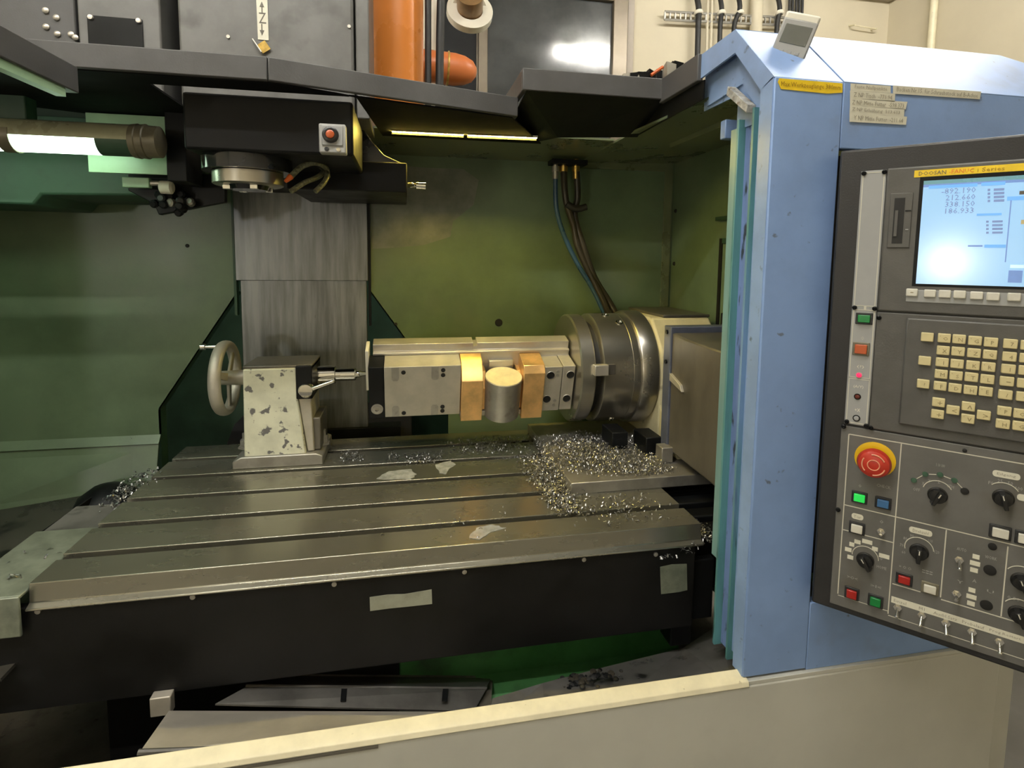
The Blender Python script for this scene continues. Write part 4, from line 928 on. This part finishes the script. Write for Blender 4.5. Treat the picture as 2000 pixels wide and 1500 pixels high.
# ================================================================ CONTROL PENDANT
PANG = math.atan2(-.738350, .674417)
PO = atY(1642, 700, .83); PO = Vector((PO.x, PO.y, 0))
PU = Vector((math.cos(PANG), math.sin(PANG), 0)); PNRM = Vector((PU.y, -PU.x, 0))      # PNRM faces the operator
pd = thing('control_pendant', 'dark CNC control pendant with screen, keypad and switch panel', 'control panel', PO, None, (0, 0, PANG), True)
def uz(x, y, off=0):
    """photo point -> (u, z) on the pendant face"""
    r_ = ray(x, y); P0 = PO+PNRM*off
    t_ = (P0-CAM).dot(PNRM)/r_.dot(PNRM); q_ = CAM+r_*t_
    return (q_-PO).dot(PU), q_.z
def pb(name, m, u0, u1, z0, z1, d0, d1, parent=None, bev=0):
    """box on the pendant; d = height above the face (towards the operator)"""
    return MB().box(u0, u1, -d1, -d0, z0, z1).build(name, m, parent or pd, bev)
def pbc(name, m, x, y, w_, h_, d0, d1, parent=None, bev=0, off=0):
    u_, z_ = uz(x, y, off); return pb(name, m, u_-w_/2, u_+w_/2, z_-h_/2, z_+h_/2, d0, d1, parent, bev)
def plathe(name, m, x, y, prof, seg=24, parent=None):
    u_, z_ = uz(x, y); return MB().lathe((u_, 0, z_), (0, -1, 0), prof, seg).build(name, m, parent or pd)
def ptx(name, s, x, y, w_, h_, m, parent, d=.0009):
    u_, z_ = uz(x, y); return text(name, s, w_, h_, m, parent, (u_, -d, z_))
UL, UR = -.021, .46
MB().box(UL, UR, .0, .10, -.036, .790).build('housing', 'pend_black', pd, .004)
pb('side_strip', 'strip', .012, .048, .314, .752, 0, .003, None, .001)
ss = bpy.data.objects['side_strip']
for u0, u1, z0, z1 in ((.0145, .0455, .523, .749), (.0145, .0455, .398, .517), (.0145, .0455, .317, .396)):
    for a0, a1, b0, b1 in ((u0, u0+.0012, z0, z1), (u1-.0012, u1, z0, z1), (u0, u1, z1-.0012, z1), (u0, u1, z0, z0+.0012)):
        pb('printed_line', 'line', a0, a1, b0, b1, .003, .0034, ss)
for u_, z_ in ((.016, .748), (.045, .748), (.016, .520), (.045, .520), (.016, .318), (.045, .316), (.052, .505), (.052, .314), (.012, .308), (.012, .155)):
    MB().lathe((u_, -.003, z_), (0, -1, 0), [(0, .0038), (.0025, .0038), (.0035, .002), (.002, .001), (.002, 0)], 12).build('screw', 'black', pd)
def lamp_button(name, m, x, y, w_, h_, frame='pend_black', d=.007, lit=None):
    f_ = pbc(name, frame, x, y, w_+.007, h_+.007, 0, .005, None, .001)
    pbc('button_cap', m, x, y, w_, h_, .005, d+.003, f_, .0012); return f_
lamp_button('power_on_button', 'greenbtn', 1688, 622, .018, .013)
lamp_button('power_off_button', 'orangebtn', 1682, 681, .018, .016, 'lampcap')
for (x, y, r_, m_) in ((1678, 732, .0042, 'redled'), (1675, 774, .0038, 'darkled'), (1673, 816, .0042, 'strip')):
    f_ = plathe('indicator', 'black' if m_ != 'redled' else 'strip', x, y, [(0, r_+.002), (.004, r_+.0015), (.004, 0)], 18)
    plathe('lens', m_, x, y, [(.004, r_), (.006, r_*.8), (.0065, 0)], 18, f_)
for (x, y, s) in ((1690, 601, 'I'), (1685, 660, 'O'), (1681, 716, '(?)'), (1677, 755, '(A/Y)'), (1675, 800, '+X')):
    ptx('lettering', s, x, y, .006+.0022*(len(s)-1) if len(s) > 1 else .0035, .006, 'line' if len(s) < 2 else 'whiteplastic', ss, .0038)
# screen bezel
pb('screen_bezel', 'pend_grey', .0485, UR-.01, .5165, .7535, 0, .006, None, .003)
bz = bpy.data.objects['screen_bezel']
q0 = uz(1786, 338); q1 = uz(2000, 322)
pb('brand_strip', 'labelyellow', q0[0], UR-.02, .7355, .7465, .006, .0066, bz)
bs_ = bpy.data.objects['brand_strip']
zt_ = .741
def ptz(s, x0, x1, y0, y1, z_, h_, m, parent, d):
    u0 = uz(x0, y0)[0]; u1 = uz(x1, y1)[0]
    return text('lettering', s, u1-u0, h_, m, parent, ((u0+u1)/2, -d, z_))
ptz('DOOSAN', 1795, 1848, 336, 333, zt_, .0062, 'ink', bs_, .0071)
ptz('-FANUC', 1854, 1902, 332, 328, zt_, .0062, 'inkred', bs_, .0071)
ptz('i Series', 1909, 1962, 327, 323, zt_, .0062, 'inkbrown', bs_, .0071)
su0, su1, sz0, sz1 = .0985, .345, .5645, .7290
pb('screen_surround', 'black', su0-.005, su1+.005, sz0-.004, sz1+.007, .006, .0066, bz, .0005)
scn = pb('screen', 'screen', su0, su1, sz0, sz1, .006, .0074, bz)
pb('screen_band', 'scr_band', su0, su1, sz1-.006, sz1, .0074, .0076, scn)
pb('screen_band', 'scr_line', su0, su1, sz1-.010, sz1-.006, .0074, .0076, scn)
for k, s in enumerate(('-892.190', '212.660', '338.150', '186.933')):
    yy = (373, 386, 399, 412)[k]
    xa = (1839, 1847, 1846, 1846)[k]; xb = (1905, 1904, 1903, 1901)[k]
    u0, u1 = uz(xa, yy)[0], uz(xb, yy)[0]
    text('lettering', s, u1-u0, .0085, 'scr_dark', scn, ((u0+u1)/2, -.0078, uz(1875, yy)[1]))
for k in range(4):
    for y0, xo, h_ in ((371, 1950, .0035), (433, 1947, .003)):
        u_, z_ = uz(xo, y0+k*7.2)
        pb('screen_text', 'scr_dark', u_-.006, u_+.006, z_-h_/2, z_+h_/2, .0074, .0077, scn)
        pb('screen_text', 'scr_dark', u_-.013, u_-.010, z_-h_/2, z_+h_/2, .0074, .0077, scn)
def scr(m, x0, y0, x1, y1):
    u0, z1_ = uz(x0, y0); u1, z0_ = uz(x1, y1); z0_ = min(z0_, z1_-.002)
    pb('screen_field', m, u0, u1, z0_, z1_, .0074, .0077, scn)
scr('scr_blue', 1814, 364, 1908, 361+4); scr('scr_blue', 1916, 358, 1962, 362)
scr('scr_blue', 1907, 418, 1955, 421); scr('scr_blue', 1922, 478, 1963, 484); scr('scr_line', 1890, 479, 1918, 482)
pb('screen_field', 'scr_line', uz(1970, 430)[0]-.0007, uz(1970, 430)[0]+.0007, uz(1968, 512)[1], uz(1970, 392)[1], .0074, .0077, scn)
scr('scr_blue', 1966, 385, 2010, 391); scr('scr_lite', 1972, 517, 2012, 524); scr('ink', 1990, 374, 2010, 380); scr('key', 1993, 430, 2008, 438)
scr('scr_line', 1969, 528, 1994, 552)
# soft keys under the screen
pb('softkey_bar', 'strip', .087, .30, .5345, .5545, .006, .0072, bz, .001)
sb_ = bpy.data.objects['softkey_bar']
for x, y in ((1781, 571), (1816, 573), (1845, 574), (1874, 575), (1907, 577), (1939, 579), (1980, 580)):
    pbc('softkey', 'softkey', x, y, .0155, .0125, .0072, .0115, sb_, .0015, .006)
pb('softkey', 'softkey', .27, .285, .538, .551, .0072, .0115, sb_, .0015)
text('lettering', '-', .004, .0012, 'keyink', sb_, (uz(1781, 571, .01)[0], -.0118, uz(1781, 571, .01)[1]))
# memory card slot
u0, z1_ = uz(1740, 379); u1, z0_ = uz(1776, 484)
cs = pb('card_slot', 'pend_grey', u0, u1, z0_, z1_, .006, .0085, bz, .001)
u0, z1_ = uz(1748, 388); u1, z0_ = uz(1762, 476)
pb('slot', 'hole', u0, u1, z0_, z1_, .0085, .0088, cs)
pb('card', 'pend_grey', u0+.002, u0+.006, z0_+.012, z1_-.02, .0088, .0105, cs)
pb('eject_pin', 'strip', u1+.003, u1+.007, z0_+.022, z0_+.0235, .0085, .0095, cs)
pb('eject_pin', 'black', u1+.001, u1+.009, z1_-.022, z1_-.0205, .0085, .0095, cs)
# keypad unit
kp = pb('keypad_bezel', 'pend_grey', .0485, UR-.01, .312, .5150, 0, .004, None, .003)
pb('keypad_plate', 'pend_grey', .090, UR-.03, .329, .508, .004, .009, kp, .004)
kpl = bpy.data.objects['keypad_plate']
KEYS = []
def K(x, y, s=''): KEYS.append((x, y, s))
K(1811, 658); K(1806, 704, ''); K(1803, 749, '?')
kr = [[('O', 1844, 660), ('N', 1873, 662), ('G', 1904, 665), ('P', 1935, 668), ('7', 1973, 671), ('8', 2007, 674)],
      [('X', 1842, 684), ('Y', 1871, 686), ('Z', 1902, 689), ('Q', 1933, 692), ('4', 1971, 696), ('5', 2005, 699)],
      [('I', 1840, 707), ('J', 1869, 710), ('K', 1900, 713), ('R', 1930, 716), ('1', 1969, 720), ('2', 2003, 723)],
      [('M', 1838, 730), ('S', 1867, 733), ('T', 1897, 736), ('L', 1928, 740), ('-', 1966, 744), ('0', 2000, 748)],
      [('F', 1836, 753), ('D', 1865, 757), ('H', 1895, 761), ('E', 1925, 764), ('/', 1963, 770), ('.', 1998, 774)]]
for r_ in kr:
    for s, x, y in r_: K(x, y, s)
K(1833, 785, '+'); K(1831, 808, '+'); K(1861, 800, '<'); K(1891, 793, '^'); K(1890, 817, 'v'); K(1921, 810, '>')
K(1961, 802, 'P'); K(1958, 827, 'H'); K(1993, 807, 'O'); K(1991, 831, 'G')
first = None
for x, y, s in KEYS:
    u_, z_ = uz(x, y, .01)
    if first is None:
        k_ = MB().prism([(-.0082, -.0072), (.0082, -.0072), (.0082, .0072), (-.0082, .0072)], 'Y', -.0062, 0)
        first = k_.build('key', 'key', kpl, .0013); first.location = (u_, -.009, z_); kk = first
    else:
        kk = first.copy(); COL.objects.link(kk); kk.parent = kpl; kk.location = (u_, -.009, z_)
    if s: text('key_letter', s, None if s not in '-.' else .005, .0058 if s not in '-.' else .0012, 'keyink', kpl, (u_+.0018, -.0156, z_-.0006))
    if s and s.isalpha(): text('key_letter', '*', None, .002, 'keyink', kpl, (u_-.005, -.0156, z_+.003))
# operator panel
op = pb('operator_panel', 'pend_grey2', .0085, UR-.005, -.024, .3095, 0, .0025, None, .001)
def line(x0, y0, x1, y1, wd=.0016):
    u0, z0_ = uz(x0, y0); u1, z1_ = uz(x1, y1)
    if abs(u1-u0) > abs(z1_-z0_): z_ = (z0_+z1_)/2; pb('printed_line', 'line', u0, u1, z_-wd/2, z_+wd/2, .0025, .0029, op)
    else: u_ = (u0+u1)/2; pb('printed_line', 'line', u_-wd/2, u_+wd/2, min(z0_, z1_), max(z0_, z1_), .0025, .0029, op)
line(1659, 846, 2030, 912); line(1658, 847, 1637, 1158); line(1760, 866, 1735, 1197); line(1650, 983, 2030, 1077)
line(1647, 1031, 1745, 1061); line(1637, 1160, 1735, 1193, .001); line(1848, 1034, 1837, 1165); line(1968, 1066, 1955, 1202)
line(1743, 1138, 1798, 1155); line(1838, 1166, 2030, 1230); line(1735, 1197, 2030, 1300, .001)
# emergency stop
es = plathe('emergency_stop', 'yellow', 1709, 896, [(0, .030), (.0045, .030), (.005, .028), (.005, 0)], 40)
ud, zd = uz(1709, 896)
MB().lathe((ud, -.005, zd), (0, -1, 0), [(0, .016), (.014, .016), (.014, .0235), (.022, .025), (.029, .022), (.033, .014), (.034, 0)], 40).build('mushroom_head', 'estop', es)
for k in range(3):
    a0 = k*2*PI/3+.5; pts = [(ud+math.cos(a0+j*.13)*.0165, -.0376, zd+math.sin(a0+j*.13)*.0175) for j in range(11)]
    MB().tube(pts, .0011, 6, 1).build('arrow', 'estopline', es)
MB().torus((ud, -.0388, zd), (0, 1, 0), .0085, .0008, .0008, 28, 6).build('ring_mark', 'estopline', es)
# lamps and push buttons
def plab(s, x, y, w_, h_=.010, m='labelwhite', im='inkgrey', th=None):
    u_, z_ = uz(x, y)
    mb = MB(); n = 6; r_ = h_*.42; pts = []
    for cx, cz_, a0 in ((w_/2-r_, h_/2-r_, 0), (-w_/2+r_, h_/2-r_, PI/2), (-w_/2+r_, -h_/2+r_, PI), (w_/2-r_, -h_/2+r_, 3*PI/2)):
        pts += [(u_+cx+math.cos(a0+k*PI/2/n)*r_, z_+cz_+math.sin(a0+k*PI/2/n)*r_) for k in range(n+1)]
    l_ = mb.prism(pts, 'Y', -.0033, -.0025).build('panel_label', m, pd)
    if s: text('lettering', s, w_*.68, h_*.5, im, l_, (u_, -.0037, z_))
lamp_button('lit_button', 'greenlit', 1679, 970, .0165, .0135)
lamp_button('blue_button', 'bluebtn', 1725, 981, .0165, .0135)
lamp_button('white_button', 'softkey', 1674, 1030, .017, .0145)
lamp_button('red_button', 'red', 1664, 1157, .0155, .0150)
lamp_button('green_button', 'greenbtn', 1710, 1172, .0155, .0150)
lamp_button('red_button', 'red', 1766, 1129, .0165, .0130)
lamp_button('white_button', 'softkey', 1953, 1038, .0195, .0145)
lamp_button('white_button', 'softkey', 2004, 1050, .0195, .0145)
lamp_button('white_button', 'softkey', 1816, 1147, .0165, .0130, 'lampcap')
plab('Tür', 1675, 1008, .0175); plab('Drehzahl', 1798, 1037, .031); plab('Eilgang', 1965, 927, .032); plab('', 2003, 972, .02)
def knob(x, y, ang):
    f_ = plathe('rotary_knob', 'knob', x, y, [(0, .0135), (.004, .0135), (.005, .0115), (.014, .0105), (.015, 0)], 28)
    u_, z_ = uz(x, y); ca, sa = math.cos(ang), math.sin(ang)
    P = lambda a_, b_, d: (u_+ca*a_-sa*b_, -d, z_+sa*a_+ca*b_)
    MB().hexa([P(-.011, -.0042, .004), P(.0165, -.0034, .004), P(.0165, .0034, .004), P(-.011, .0042, .004), P(-.010, -.0034, .022), P(.014, -.0026, .022), P(.014, .0026, .022), P(-.010, .0034, .022)]).build('grip', 'knob', f_, .001)
    MB().hexa([P(-.009, -.0007, .0221), P(-.002, -.0007, .0221), P(-.002, .0007, .0221), P(-.009, .0007, .0221), P(-.009, -.0007, .0225), P(-.002, -.0007, .0225), P(-.002, .0007, .0225), P(-.009, .0007, .0225)]).build('pointer', 'softkey', f_)
    return f_
def arc(x, y, r_, a0, a1, m='line'):
    u_, z_ = uz(x, y)
    MB().tube([(u_+math.cos(a0+(a1-a0)*k/16)*r_, -.0027, z_+math.sin(a0+(a1-a0)*k/16)*r_) for k in range(17)], .0007, 5, 1).build('dial_arc', m, op)
for x, y, ag, a0, a1 in ((1831, 966, -2.0, .5, 2.9), (1959, 971, -1.3, .55, 2.4), (1795, 1076, -1.6, .1, 3.4), (1690, 1092, -1.0, .0, 3.2), (1995, 1134, -1.2, .6, 2.6), (1990, 1198, -1.2, .6, 2.6)):
    knob(x, y, ag); arc(x, y-5, .0195, a0, a1)
for x, y, s, w_ in ((1790, 955, 'OFF', .009), (1803, 943, 'X', .003), (1815, 938, 'Y', .003), (1834, 940, 'Z', .003), (1856, 949, '4TH', .009), (1837, 908, '1 10 100', .011),
                    (1935, 942, 'F0', .006), (1953, 938, '25', .006), (1973, 943, '50', .006), (1990, 953, '100', .008),
                    (1768, 1050, '80', .005), (1781, 1045, '90', .005), (1761, 1063, '70', .005), (1765, 1077, '60', .005), (1817, 1055, '110', .006), (1830, 1077, '120', .006),
                    (1665, 1127, '>O<', .016), (1711, 1144, '>I<', .016), (1768, 1107, '= O O', .017), (1811, 1116, '===', .014), (1722, 1018, 'o', .005), (1878, 1072, 'AUTO', .012),
                    (1935, 1088, 'WORK', .014), (1934, 1154, 'U', .008), (1875, 1135, 'Y', .008), (1903, 1133, 'A', .005), (1722, 1107, 'HOME', .014), (1726, 949, 'CHECK', .020), (1680, 948, 'o', .004), (1979, 1167, '0 50', .014), (1721, 1090, 'o', .004)):
    ptx('lettering', s, x, y, w_, .0052, 'printwhite', op, .0029)
for x, y, w_ in ((1661, 1087, .009), (1657, 1072, .010), (1664, 1062, .0075), (1675, 1057, .0095), (1694, 1057, .015), (1709, 1071, .0085), (1727, 1085, .015),
                 (1906, 1086, .0085), (1904, 1099, .0125), (1902, 1112, .0095), (1898, 1151, .0085), (1897, 1164, .0125), (1896, 1177, .0095)):
    u_, z_ = uz(x, y); pb('small_label', 'labelwhite', u_-w_/2, u_+w_/2, z_-.0036, z_+.0036, .0025, .0032, op)
for x, y, r_ in ((1884, 958, .0055), (1938, 1066, .0055), (1933, 1112, .008), (1926, 1180, .008), (1884, 879, .003), (2000, 1213, .008)):
    plathe('hole_plug', 'hole', x, y, [(.0025, r_), (.004, r_), (.0045, r_*.7), (.0045, 0)], 20)
# feed selector lamps
prev = None
for x, y in ((1785, 937), (1807, 925), (1836, 926), (1864, 937), (1884, 957)):
    u_, z_ = uz(x, y)
    if (x, y) != (1884, 957): plathe('indicator', 'green_dark', x, y, [(.0025, .0042), (.005, .0038), (.0055, 0)], 16)
    if prev:
        MB().tube([(prev[0]+(u_-prev[0])*.25, -.0027, prev[1]+(z_-prev[1])*.25), (prev[0]+(u_-prev[0])*.75, -.0027, prev[1]+(z_-prev[1])*.75)], .0007, 5, 1).build('dial_link', 'line', op)
    prev = (u_, z_)
# toggle switches
def toggle(x0, y0, x1, y1):
    u_, z_ = uz(x0, y0)
    t_ = plathe('toggle_switch', 'chrome', x0, y0, [(.0025, .0062), (.005, .0062), (.005, .0042), (.009, .0042), (.009, 0)], 6)
    P0 = Vector((u_, -.009, z_)); u1, z1_ = uz(x1, y1, .018); P1 = Vector((u1, -.018-.002, z1_))
    MB().tube([P0, P1], lambda k: .0016+.0012*k, 10, 1).build('lever', 'chrome', t_)
    MB().lathe(P1, (P1-P0), [(-.002, .0016), (0, .0030), (.002, .0026), (.003, 0)], 10).build('tip', 'chrome', t_)
for q_ in ((1753, 1184, 1751, 1203), (1800, 1199, 1797, 1220), (1847, 1214, 1848, 1237), (1898, 1231, 1899, 1255), (1951, 1250, 1953, 1274), (1873, 1091, 1874, 1110), (1868, 1157, 1867, 1170), (1721, 1036, 1720, 1043)):
    toggle(*q_)
# lettered strip over the toggle switches
u0, z0_ = uz(1741, 1167); u1, z1_ = uz(1998, 1250)
lb = pb('switch_label', 'labelwhite', u0, u1+.01, (z0_+z1_)/2-.0055, (z0_+z1_)/2+.0055, .0025, .0032, op); zm = (z0_+z1_)/2
for s, x0, x1 in (('Einzel', 1746, 1770), ('M1', 1795, 1806), ('Ausbl.Satz', 1823, 1869), ('Probelauf', 1879, 1922), ('Prog.Restart', 1932, 1993)):
    ua, ub = uz(x0, 1167+(x0-1741)*.323)[0], uz(x1, 1167+(x1-1741)*.323)[0]
    text('lettering', s, ub-ua, .0052, 'inkgrey', lb, ((ua+ub)/2, -.0036, zm))
# pendant support arm going to the enclosure
MB().box(.10, .30, .10, .16, .35, .50).build('support_arm', 'pend_black', pd, .004)

# ================================================================ SWARF
def chips(name, spots, label, zf, seed=1):
    random.seed(seed); vs, fs = [], []
    for (x0, x1, y0, y1, n, zz0, hh, sz) in spots:
        for _ in range(n):
            x = x0+(x1-x0)*(random.random()+random.random()*.7+.0)/1.7; y = y0+(y1-y0)*(random.random()+random.random()*.7)/1.7; z = zz0+random.random()**2*hh
            L_ = random.uniform(.5, 1.3)*sz; wd = L_*random.uniform(.2, .45); a_ = random.uniform(0, 2*PI); b_ = random.uniform(-.5, .7)
            d = Vector((math.cos(a_)*math.cos(b_), math.sin(a_)*math.cos(b_), math.sin(b_))); s = Vector((-math.sin(a_), math.cos(a_), random.uniform(-.3, .3)))
            u = d.cross(s); c = Vector((x, y, z+max(0, math.sin(b_))*L_*.4)); k = len(vs)
            curl = random.uniform(.1, .45)*L_
            for t_, h_ in ((-.5, 0), (0, curl), (.5, 0)):
                p = c+d*(t_*L_)+u*h_*(1 if u.z > 0 else -1)
                vs += [p-s*wd*.5, p+s*wd*.5, p+u*wd*.18]
            for q_ in (0, 3):
                fs += [(k+q_, k+q_+1, k+q_+4, k+q_+3), (k+q_+1, k+q_+2, k+q_+5, k+q_+4), (k+q_+2, k+q_, k+q_+3, k+q_+5)]
            fs += [(k, k+2, k+1), (k+6, k+7, k+8)]
    me = bpy.data.meshes.new(name); me.from_pydata([tuple(v) for v in vs], [], fs); me.materials.append(M['chip'])
    o = bpy.data.objects.new(name, me); COL.objects.link(o)
    return tag(o, label, 'metal chips', None, 'stuff')
chips('steel_chips', [(.31, .46, 1.24, 1.62, 1350, .001, .014, 0.0076), (.33, .43, 1.16, 1.36, 720, .001, .012, 0.0076), (.42, .74, 1.295, 1.66, 3900, .031, .012, 0.0076), (.40, .60, 1.33, 1.66, 1650, .031, .016, 0.0088), (.395, .42, 1.29, 1.7, 390, .01, .028, 0.0080),
                      (.55, .73, 1.30, 1.42, 750, .031, .008, 0.0080), (.10, .42, 1.60, 1.78, 630, .001, .006, 0.0072), (-.02, .12, 1.55, 1.66, 180, .001, .006, 0.0072), (-.20, -.12, 1.58, 1.72, 195, .001, .01, 0.0072),
                      (-.06, -.02, 1.58, 1.68, 60, .001, .006, 0.0072), (.36, .64, 1.105, 1.28, 225, .001, .004, 0.0080), (-.1, .4, 1.10, 1.3, 33, .001, .002, 0.0072), (.25, .40, 1.565, 1.60, 120, -.01, .01, 0.0072)],
      'silvery heap of steel chips on the worktable below the chuck', 0, 3)
chips('gutter_chips', [(-.93, -.84, 1.36, 1.80, 330, -.155, .012, .013), (-.76, -.68, 1.42, 1.72, 210, -.022, .008, .011), (-1.05, -.86, 1.15, 1.45, 50, -.165, .01, .012), (-.72, -.60, 1.50, 1.62, 12, .001, .002, .010), (-.78, -.69, 1.09, 1.3, 8, -.01, .001, .012)],
      'scattered steel chips along the gutter left of the worktable', 0, 4)
chips('apron_chips', [(.60, .70, 1.09, 1.16, 160, -.05, .03, .010), (.655, .72, 1.10, 1.2, 120, -.06, .02, .010), (-.12, .03, 1.055, 1.09, 0, 0, 0, .01), (.60, .65, 1.078, 1.084, 16, -.06, .03, .010), (.545, .60, 1.077, 1.083, 9, -.065, .006, .011)],
      'steel chips caught at the right end of the worktable edge', 0, 5)
# coolant puddles
def puddle(pts, label, z=.0012):
    random.seed(len(pts)*7); P = [atZ(x, y, z) for x, y in pts]; Q = []
    for i in range(len(P)):
        a_, b_ = P[i], P[(i+1) % len(P)]
        for k in range(4):
            v = a_.lerp(b_, k/4); Q.append((v.x+random.uniform(-.004, .004), v.y+random.uniform(-.004, .004)))
    tag(MB().prism(Q, 'Z', .0001, z).build('coolant_puddle', 'liquid'), label, 'puddle', 'coolant puddles on the worktable')
puddle([(735, 935), (758, 921), (800, 915), (815, 925), (800, 936)], 'pale coolant puddle behind the second slot, nearest the tailstock')
puddle([(850, 908), (880, 900), (888, 906), (872, 925), (856, 922)], 'narrow coolant streak right of the pale puddle')
puddle([(915, 1048), (930, 1030), (960, 1024), (985, 1030), (960, 1040), (935, 1052)], 'pale coolant splash at the front of the table')
# dark oil stains left of the table
p = atZ(230, 940, -.10)
tag(MB().lathe((p.x-.03, p.y, -.17), (0, 0, 1), [(0, .09), (.03, .075), (.055, .04), (.065, 0)], 14).build('sludge_lump', 'black'), 'dark lump of sludge in the left gutter', 'sludge')

for o in bpy.data.objects:
    if '_loc' in o.keys(): del o['_loc']
